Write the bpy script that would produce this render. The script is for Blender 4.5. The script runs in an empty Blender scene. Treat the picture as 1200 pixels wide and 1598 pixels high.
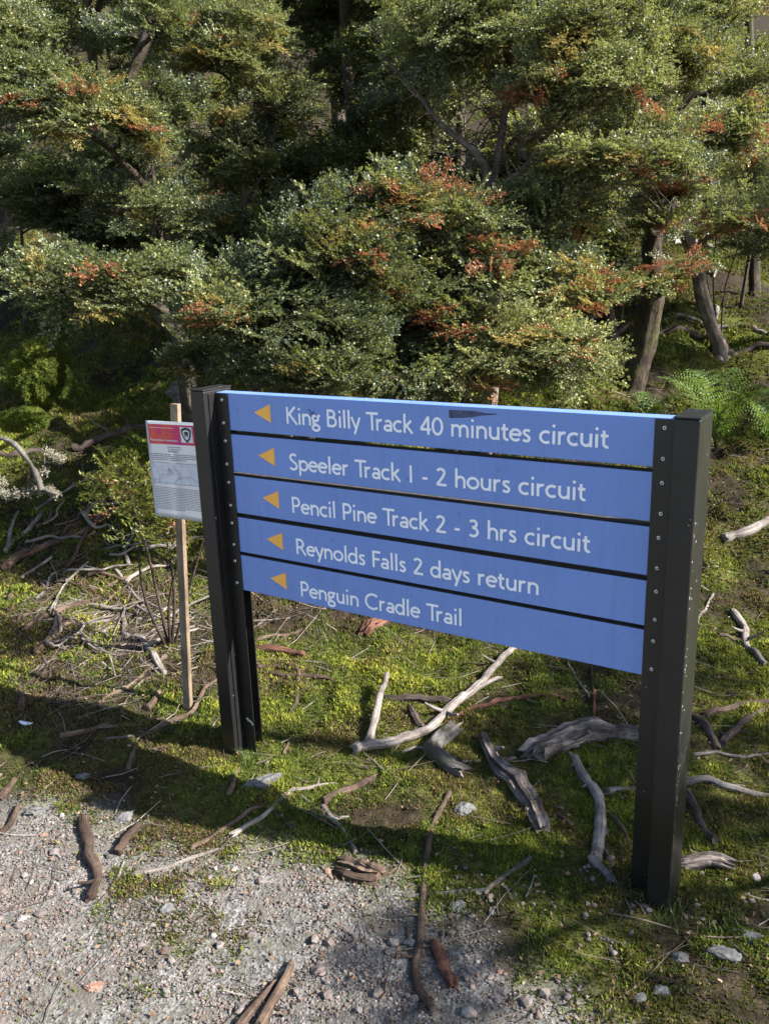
import bpy, math, random
import numpy as np
from mathutils import Vector, Matrix

random.seed(7)
RNG = np.random.default_rng(11)
SC = bpy.context.scene
COL = SC.collection

# ------------------------------------------------------------------ camera
EYE = 1.55
FPX, PITCH, ROLL = 1333.16, 0.2706, -0.0335          # focal length in photo pixels (1200 x 1598), tilt down, roll
FWD = np.array([0, math.cos(PITCH), -math.sin(PITCH)])
_up = np.array([0, math.sin(PITCH), math.cos(PITCH)])
_rt = np.array([1.0, 0, 0])
RT = math.cos(ROLL) * _rt + math.sin(ROLL) * _up
UP = -math.sin(ROLL) * _rt + math.cos(ROLL) * _up
cd = bpy.data.cameras.new('camera')
cam = bpy.data.objects.new('camera', cd)
COL.objects.link(cam)
SC.camera = cam
cd.sensor_fit = 'VERTICAL'
cd.sensor_height = 24.0
cd.lens = 24.0 * FPX / 1598.0
cd.clip_start = 0.02
cd.clip_end = 300
M = Matrix.Identity(4)
for i in range(3):
    M[i][0], M[i][1], M[i][2] = RT[i], UP[i], -FWD[i]
M[2][3] = EYE
cam.matrix_world = M

# ------------------------------------------------------------------ sky, sun, exposure
SUN_EL = math.radians(36)
sun_dir = Vector((0.953 * math.cos(SUN_EL), -0.30 * math.cos(SUN_EL), math.sin(SUN_EL))).normalized()
w = bpy.data.worlds.new('World')
SC.world = w
w.use_nodes = True
nt = w.node_tree
bg = nt.nodes['Background']
sky = nt.nodes.new('ShaderNodeTexSky')
sky.sky_type = 'NISHITA'
sky.sun_disc = False
sky.sun_elevation = SUN_EL
sky.sun_rotation = math.atan2(sun_dir.x, sun_dir.y)
nt.links.new(sky.outputs[0], bg.inputs[0])
bg.inputs[1].default_value = 0.075
sl = bpy.data.lights.new('sun', 'SUN')
sl.energy = 5.0
sl.angle = math.radians(0.5)
sl.color = (1.0, 0.96, 0.90)
sun = bpy.data.objects.new('sun', sl)
COL.objects.link(sun)
sun.rotation_euler = sun_dir.to_track_quat('Z', 'Y').to_euler()
SC.view_settings.view_transform = 'Standard'
SC.view_settings.look = 'None'
SC.view_settings.exposure = 1.82
SC.view_settings.gamma = 1.0
SC.render.engine = 'CYCLES'
cy = SC.cycles
cy.max_bounces = 6
cy.diffuse_bounces = 3
cy.glossy_bounces = 2
cy.transmission_bounces = 4
cy.transparent_max_bounces = 6
cy.caustics_reflective = False
cy.caustics_refractive = False
cy.use_denoising = True

# ------------------------------------------------------------------ noise, terrain, pixel helpers
_PERM = np.random.default_rng(3).random(65536)


def _hash(ix, iy, s):
    return _PERM[(ix * 7919 + iy * 104729 + s * 31337) & 65535]


def vnoise(x, y, s=0):
    x = np.asarray(x, float); y = np.asarray(y, float)
    ix = np.floor(x).astype(np.int64); iy = np.floor(y).astype(np.int64)
    fx = x - ix; fy = y - iy
    fx = fx * fx * (3 - 2 * fx); fy = fy * fy * (3 - 2 * fy)
    a = _hash(ix, iy, s); b = _hash(ix + 1, iy, s); c = _hash(ix, iy + 1, s); d = _hash(ix + 1, iy + 1, s)
    return (a * (1 - fx) + b * fx) * (1 - fy) + (c * (1 - fx) + d * fx) * fy


def fbm(x, y, s=0, o=4):
    t = 0; a = 1; n = 0
    for k in range(o):
        t = t + a * vnoise(x * 2 ** k, y * 2 ** k, s + k); n += a; a *= .5
    return t / n


_BX = [-8, -3, -1.29, -.77, -.45, 0, .1, .45, .8, 2, 6]
_BY = [4.2, 3.1, 2.42, 2.2, 2.05, 1.84, 1.70, 1.47, 1.30, .8, -.6]


def gravel_mask(x, y):
    yb = np.interp(x, _BX, _BY)
    e = (yb - y) + (fbm(np.asarray(x) * 3.1, np.asarray(y) * 3.1, 5) - .5) * .75
    return np.clip(e / .30 + .5, 0, 1)


def height(x, y):
    x = np.asarray(x, float); y = np.asarray(y, float)
    e = y - 3.35 - .12 * x * (x < 0)
    rise = .34 * (np.sqrt(e * e + .35) + e) / 2
    far = np.maximum(y - 9, 0) * .12
    side = np.maximum(-x - 5, 0) * .15
    far_amp = np.clip((y - 2.6) / 3, 0, 1)
    z = rise + far + side
    z = z + (fbm(x * .8, y * .8, 20) - .5) * .55 * far_amp
    z = z + (fbm(x * 2.6, y * 2.6, 30) - .5) * (.05 + .16 * far_amp)
    z = z + (fbm(x * 9, y * 9, 40, 3) - .5) * (.035 + .045 * far_amp) * (1 - .8 * gravel_mask(x, y))
    z = z + (fbm(x * 26, y * 26, 45, 2) - .5) * .022 * (1 - .85 * gravel_mask(x, y)) * np.clip((7 - y) / 2, 0, 1)
    near = np.clip((2.9 - y) / .8, 0, 1)
    return z * (1 - .35 * near) + .002 * near


def ray(px, py):
    d = FWD + RT * (px - 600) / FPX - UP * (py - 799) / FPX
    return d


def at(px, py, Y):
    """the point at depth Y (world y) seen at photo pixel px, py"""
    d = ray(px, py)
    t = Y / d[1]
    return np.array([0, 0, EYE]) + d * t


def gp(px, py):
    """the ground point seen at photo pixel px, py"""
    d = ray(px, py)
    t = np.linspace(1.0, 26, 2600)
    P = d[None, :] * t[:, None] + [0, 0, EYE]
    below = P[:, 2] < height(P[:, 0], P[:, 1])
    i = int(np.argmax(below)) if below.any() else len(t) - 1
    return P[i]


def ground_at(x, y):
    return float(height(np.array([x]), np.array([y]))[0])


# ------------------------------------------------------------------ object helpers
def tag(o, label=None, cat=None, group=None, kind=None):
    if label: o['label'] = label
    if cat: o['category'] = cat
    if group: o['group'] = group
    if kind: o['kind'] = kind
    return o


def empty(name, loc=(0, 0, 0)):
    o = bpy.data.objects.new(name, None)
    o.empty_display_size = .1
    o.location = loc
    COL.objects.link(o)
    return o


def mesh_np(name, V, F, mats, parent=None, midx=None, smooth=False, attrs=None, uv=None):
    """V (n,3); F list of index arrays, each (m,k) with one k"""
    me = bpy.data.meshes.new(name)
    V = np.asarray(V, np.float32)
    F = [np.asarray(f, np.int32) for f in (F if isinstance(F, list) else [F]) if len(f)]
    me.vertices.add(len(V))
    me.vertices.foreach_set('co', V.ravel())
    nl = sum(f.size for f in F); nf = sum(len(f) for f in F)
    me.loops.add(nl)
    me.loops.foreach_set('vertex_index', np.concatenate([f.ravel() for f in F]))
    me.polygons.add(nf)
    tot = np.concatenate([np.full(len(f), f.shape[1], np.int32) for f in F])
    st = np.concatenate([[0], np.cumsum(tot)[:-1]]).astype(np.int32)
    me.polygons.foreach_set('loop_start', st)
    if midx is not None:
        me.polygons.foreach_set('material_index', np.asarray(midx, np.int32))
    me.polygons.foreach_set('use_smooth', np.full(nf, bool(smooth)))
    for m in (mats if isinstance(mats, (list, tuple)) else [mats]):
        me.materials.append(m)
    for k, (dom, arr) in (attrs or {}).items():
        a = me.attributes.new(k, 'FLOAT', dom)
        a.data.foreach_set('value', np.asarray(arr, np.float32))
    if uv is not None:
        l = me.uv_layers.new(name='UVMap')
        l.data.foreach_set('uv', np.asarray(uv, np.float32).ravel())
    me.update(calc_edges=True)
    me.validate()
    o = bpy.data.objects.new(name, me)
    COL.objects.link(o)
    if parent is not None:
        o.parent = parent
        o.matrix_parent_inverse = Matrix.Translation(parent.location).inverted()
    return o


class MB:
    """collects boxes, tubes and polygons in world space"""
    def __init__(s):
        s.v = []; s.f = {}; s.uv = {}; s.n = 0

    def add(s, V, F, uv=None):
        F = np.asarray(F, np.int32); k = F.shape[1]
        s.v.append(np.asarray(V, float))
        s.f.setdefault(k, []).append(F + s.n)
        s.uv.setdefault(k, []).append(np.zeros((F.size, 2)) if uv is None else np.asarray(uv).reshape(-1, 2))
        s.n += len(V)

    def box(s, o, ax, ay, az, x, y, z):
        V = [o + ax * x[i] + ay * y[j] + az * z[k] for i in (0, 1) for j in (0, 1) for k in (0, 1)]
        s.add(V, [[0, 1, 3, 2], [4, 6, 7, 5], [0, 4, 5, 1], [2, 3, 7, 6], [0, 2, 6, 4], [1, 5, 7, 3]])

    def tube(s, pts, rad, n=8, rough=0., seed=0, cap=True, jag=0.):
        pts = np.asarray(pts, float); rad = np.asarray(rad, float)
        m = len(pts)
        T = np.gradient(pts, axis=0); T /= np.linalg.norm(T, axis=1)[:, None] + 1e-9
        ref = np.array([0, 0, 1.0]) if abs(T[0][2]) < .8 else np.array([1.0, 0, 0])
        a = np.arange(n) / n * 2 * np.pi
        V = []; L = np.concatenate([[0], np.cumsum(np.linalg.norm(np.diff(pts, axis=0), axis=1))])
        r_ = np.random.default_rng(seed)
        tab = r_.random((max(3, m // 5 + 3), n)) - .5
        tab = .5 * tab + .25 * np.roll(tab, 1, 1) + .25 * np.roll(tab, -1, 1)
        rid = r_.random(n) - .5
        b = None
        for i in range(m):
            if b is None:
                b = np.cross(T[i], ref)
            b = b - T[i] * b.dot(T[i]); b /= np.linalg.norm(b) + 1e-9
            c = np.cross(T[i], b)
            q_ = i / max(1, m - 1) * (len(tab) - 1.001); k_ = int(q_)
            rr = rad[i] * (1 + rough * rid + rough * 1.5 * (tab[k_] * (1 - q_ + k_) + tab[k_ + 1] * (q_ - k_)) + rough * .15 * (r_.random(n) - .5))
            jg = (r_.random(n) - .5)[:, None] * T[i] * rad[i] * jag if i in (0, m - 1) else 0
            V.append(pts[i] + (np.cos(a) * rr)[:, None] * b + (np.sin(a) * rr)[:, None] * c + jg)
        V = np.concatenate(V)
        F = []; U = []
        for i in range(m - 1):
            for j in range(n):
                k = (j + 1) % n
                F.append([i * n + j, i * n + k, (i + 1) * n + k, (i + 1) * n + j])
                U.append([[j / n, L[i]], [(j + 1) / n, L[i]], [(j + 1) / n, L[i + 1]], [j / n, L[i + 1]]])
        s.add(V, F, U)
        if cap:
            for e, idx in ((0, range(n - 1, -1, -1)), (m - 1, range(n))):
                ring = V[e * n:(e + 1) * n]
                cpt = pts[e] + T[e] * rad[e] * (.15 if e else -.15)
                Vc = np.vstack([ring, cpt]); q = list(idx)
                s.add(Vc, [[q[i], q[(i + 1) % n], n] for i in range(n)])

    def build(s, name, mat, parent=None, smooth=False):
        ks = sorted(s.f)
        F = [np.concatenate(s.f[k]) for k in ks]
        uv = np.concatenate([np.concatenate(s.uv[k]) for k in ks])
        return mesh_np(name, np.concatenate(s.v), F, mat, parent, smooth=smooth, uv=uv)


def smooth_path(P, n):
    """Catmull-Rom through control points"""
    P = np.asarray(P, float)
    if len(P) == 2:
        t = np.linspace(0, 1, n)[:, None]
        return P[0] * (1 - t) + P[1] * t
    Q = np.vstack([2 * P[0] - P[1], P, 2 * P[-1] - P[-2]])
    out = []
    for u in np.linspace(0, len(P) - 1 - 1e-6, n):
        i = int(u); t = u - i
        a, b, c, d = Q[i], Q[i + 1], Q[i + 2], Q[i + 3]
        out.append(.5 * (2 * b + (c - a) * t + (2 * a - 5 * b + 4 * c - d) * t * t + (3 * b - a - 3 * c + d) * t ** 3))
    return np.array(out)


# ------------------------------------------------------------------ materials
def new_mat(name):
    m = bpy.data.materials.new(name)
    m.use_nodes = True
    n = m.node_tree
    return m, n, n.nodes['Principled BSDF'], n.nodes['Material Output']


def nd(n, t, **k):
    x = n.nodes.new(t)
    for a, b in k.items():
        if a in x.inputs.keys() if isinstance(a, str) else False:
            x.inputs[a].default_value = b
        else:
            setattr(x, a, b)
    return x


def noise(n, scale, detail=4, rough=.6, vec=None):
    x = n.nodes.new('ShaderNodeTexNoise')
    x.inputs['Scale'].default_value = scale
    x.inputs['Detail'].default_value = detail
    x.inputs['Roughness'].default_value = rough
    if vec is not None: n.links.new(vec, x.inputs['Vector'])
    return x.outputs['Fac']


def ramp(n, fac, stops):
    x = n.nodes.new('ShaderNodeValToRGB')
    cr = x.color_ramp
    while len(cr.elements) < len(stops): cr.elements.new(.5)
    for e, (p, c) in zip(cr.elements, stops):
        e.position = p; e.color = (*c, 1) if len(c) == 3 else c
    n.links.new(fac, x.inputs[0])
    return x.outputs[0]


def mixc(n, fac, a, b):
    x = n.nodes.new('ShaderNodeMix'); x.data_type = 'RGBA'
    for i, v in ((0, fac), (6, a), (7, b)):
        if hasattr(v, 'is_linked') or hasattr(v, 'links'): n.links.new(v, x.inputs[i])
        elif isinstance(v, (int, float)): x.inputs[i].default_value = v
        else: x.inputs[i].default_value = (*v, 1)
    return x.outputs[2]


def attr(n, name):
    x = n.nodes.new('ShaderNodeAttribute'); x.attribute_name = name
    return x.outputs['Fac']


def geo_pos(n):
    return n.nodes.new('ShaderNodeNewGeometry').outputs['Position']


def bump(n, fac, strength, dist=.01):
    b = n.nodes.new('ShaderNodeBump')
    b.inputs['Strength'].default_value = strength
    b.inputs['Distance'].default_value = dist
    n.links.new(fac, b.inputs['Height'])
    return b.outputs[0]


def leaf_mat(name, stops, rough=.33, transl=.3, tcol=(.20, .26, .02), spec=.5):
    m, n, p, out = new_mat(name)
    c = ramp(n, attr(n, 'tone'), stops)
    n.links.new(c, p.inputs['Base Color'])
    p.inputs['Roughness'].default_value = rough
    p.inputs['Specular IOR Level'].default_value = spec
    t = n.nodes.new('ShaderNodeBsdfTranslucent')
    n.links.new(mixc(n, .55, c, tcol), t.inputs[0])
    mx = n.nodes.new('ShaderNodeMixShader')
    mx.inputs[0].default_value = transl
    n.links.new(p.outputs[0], mx.inputs[1]); n.links.new(t.outputs[0], mx.inputs[2])
    n.links.new(mx.outputs[0], out.inputs[0])
    return m


LEAF = leaf_mat('beech_leaf', [(0, (.010, .019, .009)), (.42, (.047, .077, .039)), (.70, (.155, .19, .09)), (1, (.38, .37, .15))], .45, .36, (.44, .46, .08), .72)
LEAF_YOUNG = leaf_mat('young_leaf', [(0, (.20, .19, .045)), (.5, (.32, .25, .07)), (1, (.42, .35, .11))], .45, .4, (.4, .28, .06))
LEAF_RED = leaf_mat('copper_leaf', [(0, (.24, .085, .04)), (.5, (.36, .14, .065)), (1, (.45, .24, .11))], .45, .35, (.45, .18, .06))
LEAF_SHRUB = leaf_mat('shrub_leaf', [(0, (.06, .085, .015)), (.6, (.12, .14, .02)), (1, (.2, .2, .035))], .4, .35, (.35, .35, .04))
FERN = leaf_mat('fern_leaf', [(0, (.030, .062, .014)), (1, (.11, .165, .03))], .65, .3, (.25, .36, .04), .3)
MOSS_BLADE = leaf_mat('moss_blade', [(0, (.014, .022, .006)), (.28, (.042, .064, .014)), (.52, (.100, .135, .024)), (.74, (.19, .22, .034)), (.87, (.33, .32, .05)), (.90, (.05, .034, .018)), (1, (.16, .11, .06))], .8, .28, (.28, .28, .03), .12)


def bark_mat(name, dark, light, scale=(26, 5), moss=0., cont=.5, rough=.85):
    m, n, p, out = new_mat(name)
    uv = n.nodes.new('ShaderNodeUVMap')
    mp = n.nodes.new('ShaderNodeMapping')
    mp.inputs['Scale'].default_value = (scale[0] * .32, scale[1], 1)
    n.links.new(uv.outputs[0], mp.inputs[0])
    f = noise(n, 1.6, 6, .65, mp.outputs[0])
    g = noise(n, 14, 3, .6, geo_pos(n))
    c = ramp(n, f, [(.5 - .25 * cont, dark), (.5 + .2 * cont, light)])
    c = mixc(n, .35, c, ramp(n, g, [(.35, dark), (.65, light)]))
    q_ = ramp(n, noise(n, 11, 5, .7, geo_pos(n)), [(.42, (0, 0, 0)), (.60, (.8, .8, .8))])
    c = mixc(n, q_, c, tuple(a_ * .55 + b_ * .10 for a_, b_ in zip(dark, light)))
    if moss:
        k = ramp(n, noise(n, 7, 5, .7, geo_pos(n)), [(.62 - moss * .3, (0, 0, 0)), (.70 - moss * .25, (1, 1, 1))])
        c = mixc(n, k, c, (.05, .05, .018))
    n.links.new(c, p.inputs['Base Color'])
    p.inputs['Roughness'].default_value = rough
    p.inputs['Specular IOR Level'].default_value = .2
    n.links.new(bump(n, f, 1.0, .012), p.inputs['Normal'])
    return m


BARK = {
    'silver': bark_mat('silver_dead_wood', (.10, .082, .07), (.36, .315, .285)),
    'pale': bark_mat('pale_dead_wood', (.16, .13, .105), (.46, .41, .36)),
    'brown': bark_mat('brown_dead_wood', (.04, .026, .019), (.17, .115, .085)),
    'tan': bark_mat('tan_dead_wood', (.07, .045, .032), (.25, .175, .125)),
    'dark': bark_mat('dark_wet_wood', (.022, .016, .013), (.12, .09, .075)),
    'red': bark_mat('red_peeling_wood', (.06, .026, .018), (.22, .105, .07)),
    'lichen': bark_mat('lichen_wood', (.06, .05, .04), (.30, .28, .24), (40, 22), 0, .3),
    'log': bark_mat('cracked_log_wood', (.018, .013, .011), (.29, .24, .215), (17, 3), 0, .25),
    'mosslog': bark_mat('mossy_log_wood', (.04, .034, .03), (.22, .20, .18), (26, 9), .35),
    'trunk': bark_mat('tree_bark', (.03, .023, .017), (.12, .095, .072), (22, 8), .15),
    'trunkpale': bark_mat('pale_tree_bark', (.07, .052, .04), (.30, .245, .20), (24, 4), 0),
    'trunkmoss': bark_mat('mossy_tree_bark', (.022, .016, .012), (.085, .06, .043), (24, 7), .4),
    'twig': bark_mat('twig_bark', (.035, .026, .02), (.10, .075, .055), (8, 30), 0),
}


def plain_mat(name, col, rough=.5, metal=0., spec=.5, wob=.08, wscale=12, bmp=0.):
    m, n, p, out = new_mat(name)
    f = noise(n, wscale, 4, .6, geo_pos(n))
    a = tuple(c * (1 - wob) for c in col); b = tuple(min(1, c * (1 + wob)) for c in col)
    n.links.new(ramp(n, f, [(.3, a), (.7, b)]), p.inputs['Base Color'])
    p.inputs['Roughness'].default_value = rough
    p.inputs['Metallic'].default_value = metal
    p.inputs['Specular IOR Level'].default_value = spec
    if bmp:
        n.links.new(bump(n, noise(n, 220, 2, .5, geo_pos(n)), bmp, .001), p.inputs['Normal'])
    return m


def ground_mat():
    m, n, p, out = new_mat('ground_soil')
    pos = geo_pos(n)
    g = attr(n, 'gravel'); t = attr(n, 'tone')
    soil = ramp(n, noise(n, 30, 6, .7, pos), [(.3, (.008, .006, .004)), (.5, (.024, .018, .010)), (.72, (.06, .045, .027))])
    moss = ramp(n, noise(n, 45, 6, .75, pos), [(.3, (.018, .024, .006)), (.5, (.065, .075, .012)), (.7, (.15, .15, .024))])
    c = mixc(n, ramp(n, t, [(.36, (0, 0, 0)), (.54, (1, 1, 1))]), soil, moss)
    v = n.nodes.new('ShaderNodeTexVoronoi'); v.inputs['Scale'].default_value = 150
    n.links.new(pos, v.inputs['Vector'])
    bw = n.nodes.new('ShaderNodeRGBToBW'); n.links.new(v.outputs['Color'], bw.inputs[0])
    grit = ramp(n, bw.outputs[0], [(.2, (.06, .058, .055)), (.5, (.125, .121, .113)), (.8, (.235, .228, .215))])
    dirt = ramp(n, noise(n, 9, 6, .7, pos), [(.4, (0, 0, 0)), (.66, (1, 1, 1))])
    grit = mixc(n, dirt, grit, (.10, .09, .073))
    c = mixc(n, g, c, grit)
    n.links.new(c, p.inputs['Base Color'])
    p.inputs['Roughness'].default_value = .95
    p.inputs['Specular IOR Level'].default_value = .15
    n.links.new(bump(n, v.outputs['Distance'], .5, .004), p.inputs['Normal'])
    return m


def stone_mat(name, stops):
    m, n, p, out = new_mat(name)
    c = ramp(n, attr(n, 'tone'), stops)
    f = noise(n, 90, 4, .65, geo_pos(n))
    c2 = mixc(n, .45, c, ramp(n, f, [(.35, stops[0][1]), (.65, stops[-1][1])]))
    n.links.new(c2, p.inputs['Base Color'])
    p.inputs['Roughness'].default_value = .85
    p.inputs['Specular IOR Level'].default_value = .3
    n.links.new(bump(n, f, .4, .002), p.inputs['Normal'])
    return m


STONE = stone_mat('gravel_stone', [(0, (.042, .044, .046)), (.45, (.105, .108, .111)), (.8, (.205, .209, .211)), (.93, (.37, .37, .368)), (1, (.28, .16, .10))])
ROCK = stone_mat('grey_rock', [(0, (.045, .045, .044)), (.5, (.10, .098, .095)), (1, (.20, .196, .19))])
LITTER = leaf_mat('dead_leaf', [(0, (.05, .028, .016)), (.5, (.13, .075, .04)), (1, (.26, .18, .11))], .7, .15, (.3, .15, .05), .2)


# ------------------------------------------------------------------ ground
def axis(lo, hi, dlo, dhi, step, grow=1.16):
    a = list(np.arange(dlo, dhi, step))
    s = step; x = a[-1]
    while x < hi: s *= grow; x += s; a.append(x)
    s = step; x = a[0]; pre = []
    while x > lo: s *= grow; x -= s; pre.append(x)
    return np.array(pre[::-1] + a)


gx = axis(-45, 45, -2.6, 2.6, .02); gy = axis(-20, 60, 1.0, 5.2, .02)
X, Yg = np.meshgrid(gx, gy)
Z = height(X, Yg)
gm = gravel_mask(X, Yg)
Z = Z + (vnoise(X * 60, Yg * 60, 77) - .5) * .006 * (np.abs(Yg - 3) < 2.3)
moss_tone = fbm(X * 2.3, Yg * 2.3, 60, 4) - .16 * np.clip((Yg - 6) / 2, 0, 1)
nx, ny = len(gx), len(gy)
idx = np.arange(nx * ny).reshape(ny, nx)
F = np.stack([idx[:-1, :-1], idx[:-1, 1:], idx[1:, 1:], idx[1:, :-1]], -1).reshape(-1, 4)
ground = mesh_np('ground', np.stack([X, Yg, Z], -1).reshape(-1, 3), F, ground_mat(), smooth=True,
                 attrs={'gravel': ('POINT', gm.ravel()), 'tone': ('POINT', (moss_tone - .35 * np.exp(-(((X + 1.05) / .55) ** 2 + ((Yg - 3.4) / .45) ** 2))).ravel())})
tag(ground, 'mossy forest floor running into a grey gravel path', None, None, 'structure')


def in_view(x, y, margin=.12):
    return np.abs(x) < y * (.45 + margin) + .35


# moss blades: countless, one object
def moss():
    Vs = []; tone = []
    for (y0, y1, x0, x1, n, wd, hh) in ((1.25, 2.6, -1.6, 1.6, 420000, .0030, .0075), (2.6, 3.6, -2.1, 2.1, 260000, .0040, .009), (3.6, 5.2, -3.2, 3.2, 260000, .006, .013),
                                        (5.2, 9.0, -5.5, 5.5, 260000, .009, .018), (9, 16, -9, 9, 200000, .013, .022)):
        x = RNG.uniform(x0, x1, n); y = RNG.uniform(y0, y1, n)
        g = gravel_mask(x, y)
        lush = fbm(x * 2.3, y * 2.3, 60, 4)
        fine = fbm(x * 11, y * 11, 66, 3)
        islands = np.clip((fbm(x * 4.2, y * 4.2, 15, 4) - .56) * 9, 0, .9) * np.clip((y - 1.5) * 3, 0.1, 1)
        tangle = np.exp(-(((x + 1.05) / .5) ** 2 + ((y - 3.4) / .42) ** 2))
        keep = (RNG.random(n) > np.clip(g * 1.25, 0, .99 - islands)) & (RNG.random(n) > .85 * tangle) & (RNG.random(n) < np.clip((lush + .7 * fine - .5 - .04 * np.clip((y - 6) / 2, 0, 1)) * 2.2, .12, 1)) & in_view(x, y)
        x, y, lush, fine, g = x[keep], y[keep], lush[keep], fine[keep], g[keep]
        m = len(x)
        z = height(x, y)
        cush = np.clip(fine - .42, 0, .4) * hh * 4.5
        h = hh * RNG.uniform(.5, 1.5, m) * (.6 + lush)
        a = RNG.uniform(0, 2 * np.pi, m); lean = RNG.uniform(.1, 1.1, m); b = RNG.uniform(0, 2 * np.pi, m)
        base = np.stack([x, y, z + cush - .003], -1)
        ww = (wd * RNG.uniform(.5, 1.3, m))[:, None]
        dx = np.stack([np.cos(a), np.sin(a), RNG.uniform(-.4, .4, m)], -1) * ww
        tip = base + np.stack([np.cos(b) * lean * h, np.sin(b) * lean * h, h], -1)
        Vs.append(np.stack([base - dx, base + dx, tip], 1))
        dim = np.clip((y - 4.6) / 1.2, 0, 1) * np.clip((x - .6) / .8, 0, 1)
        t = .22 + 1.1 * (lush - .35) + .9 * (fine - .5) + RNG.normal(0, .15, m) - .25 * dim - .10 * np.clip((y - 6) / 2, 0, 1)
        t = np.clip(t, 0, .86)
        dead = fbm(x * 5 + 9, y * 5, 71, 3)
        t = np.where(RNG.random(m) < np.clip((dead - .40) * 2.8, .07, .75), RNG.uniform(.90, 1, m), t)
        tone.append(np.clip(t, 0, 1))
    V = np.concatenate(Vs); n = len(V)
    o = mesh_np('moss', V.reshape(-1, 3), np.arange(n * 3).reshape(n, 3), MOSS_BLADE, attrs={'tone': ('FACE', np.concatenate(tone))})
    tag(o, 'thick green and yellow moss growing over the ground', 'moss', None, 'stuff')


moss()

# ------------------------------------------------------------------ stones
ICO_V = None


def icosphere(sub):
    t = (1 + 5 ** .5) / 2
    V = [(-1, t, 0), (1, t, 0), (-1, -t, 0), (1, -t, 0), (0, -1, t), (0, 1, t), (0, -1, -t), (0, 1, -t), (t, 0, -1), (t, 0, 1), (-t, 0, -1), (-t, 0, 1)]
    V = [np.array(v) / np.linalg.norm(v) for v in V]
    F = [(0, 11, 5), (0, 5, 1), (0, 1, 7), (0, 7, 10), (0, 10, 11), (1, 5, 9), (5, 11, 4), (11, 10, 2), (10, 7, 6), (7, 1, 8),
         (3, 9, 4), (3, 4, 2), (3, 2, 6), (3, 6, 8), (3, 8, 9), (4, 9, 5), (2, 4, 11), (6, 2, 10), (8, 6, 7), (9, 8, 1)]
    for _ in range(sub):
        c = {}; G = []
        def mid(i, j):
            k = (min(i, j), max(i, j))
            if k not in c:
                v = V[i] + V[j]; V.append(v / np.linalg.norm(v)); c[k] = len(V) - 1
            return c[k]
        for a, b, d in F:
            x, y, z = mid(a, b), mid(b, d), mid(d, a)
            G += [(a, x, z), (b, y, x), (d, z, y), (x, y, z)]
        F = G
    return np.array(V), np.array(F)


IV, IF = icosphere(0)


def gravel():
    P = []; S = []
    for (x0, x1, y0, y1, n, lo, hi, bias) in ((-1.5, 1.2, 1.25, 2.6, 100000, .0015, .0048, 1), (-1.5, 1.2, 1.25, 2.7, 2300, .005, .0095, .75), (0, 1.0, 1.3, 2.0, 700, .004, .011, .5),
                                              (-1.4, 1.2, 1.25, 2.5, 230, .011, .016, .8)):
        x = RNG.uniform(x0, x1, n); y = RNG.uniform(y0, y1, n)
        g = gravel_mask(x, y); patch = fbm(x * 6, y * 6, 90, 3)
        keep = (RNG.random(n) < np.clip(np.maximum(g * (3.2 * (patch - .22)), (bias == .5) * .9 * (patch > .5)), .02 if lo > .004 else 0, 1)) & in_view(x, y, .2)
        x, y = x[keep], y[keep]
        s = lo * (hi / lo) ** (RNG.random(len(x)) ** 1.6)
        P.append(np.stack([x, y, height(x, y)], -1)); S.append(s)
    P = np.concatenate(P); S = np.concatenate(S); n = len(P)
    jit = RNG.uniform(.65, 1.25, (n, 12, 1))
    V = IV[None] * jit * np.stack([RNG.uniform(.8, 1.4, n), RNG.uniform(.7, 1.1, n), RNG.uniform(.45, .8, n)], -1)[:, None, :]
    a = RNG.uniform(0, 2 * np.pi, n); c, s_ = np.cos(a)[:, None], np.sin(a)[:, None]
    V = np.stack([V[..., 0] * c - V[..., 1] * s_, V[..., 0] * s_ + V[..., 1] * c, V[..., 2]], -1) * S[:, None, None]
    V = V + P[:, None, :] + np.array([0, 0, 1.0]) * (S * .35)[:, None, None]
    F = (IF[None] + (np.arange(n) * 12)[:, None, None]).reshape(-1, 3)
    tone = np.clip(RNG.normal(.45, .24, n), 0, .93); tone[RNG.random(n) < .012] = 1
    o = mesh_np('gravel', V.reshape(-1, 3), F, STONE, attrs={'tone': ('FACE', np.repeat(tone, 20))})
    tag(o, 'loose grey gravel covering the path', 'gravel', None, 'stuff')


gravel()

RV, RF = icosphere(2)


def rock(px, py, wpx, flat, seed, label, rotz=0., mat=None, tone=.6, asp=1.5):
    p = gp(px, py)
    d = np.linalg.norm(p - [0, 0, EYE])
    r = wpx / FPX * d / 2
    r_ = np.random.default_rng(seed)
    V = RV.copy()
    for k in range(9):       # chop facets
        nrm = r_.normal(size=3); nrm /= np.linalg.norm(nrm); lim = r_.uniform(.55, .85)
        dd = V @ nrm
        V = V - np.maximum(dd - lim, 0)[:, None] * nrm
    V = V * (1 + .08 * r_.normal(size=(len(V), 1)))
    V = V * np.array([1.15, 1.15 / asp, flat]) * r
    c, s_ = math.cos(rotz), math.sin(rotz)
    V = np.stack([V[:, 0] * c - V[:, 1] * s_, V[:, 0] * s_ + V[:, 1] * c, V[:, 2]], -1)
    V = V + [p[0], p[1], ground_at(p[0], p[1]) + r * flat * .22]
    o = mesh_np('rock', V, RF, mat or ROCK, attrs={'tone': ('FACE', np.full(len(RF), min(tone, .5)) + r_.normal(0, .05, len(RF)))})
    tag(o, label, 'rock', 'loose rocks on the ground')


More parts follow.
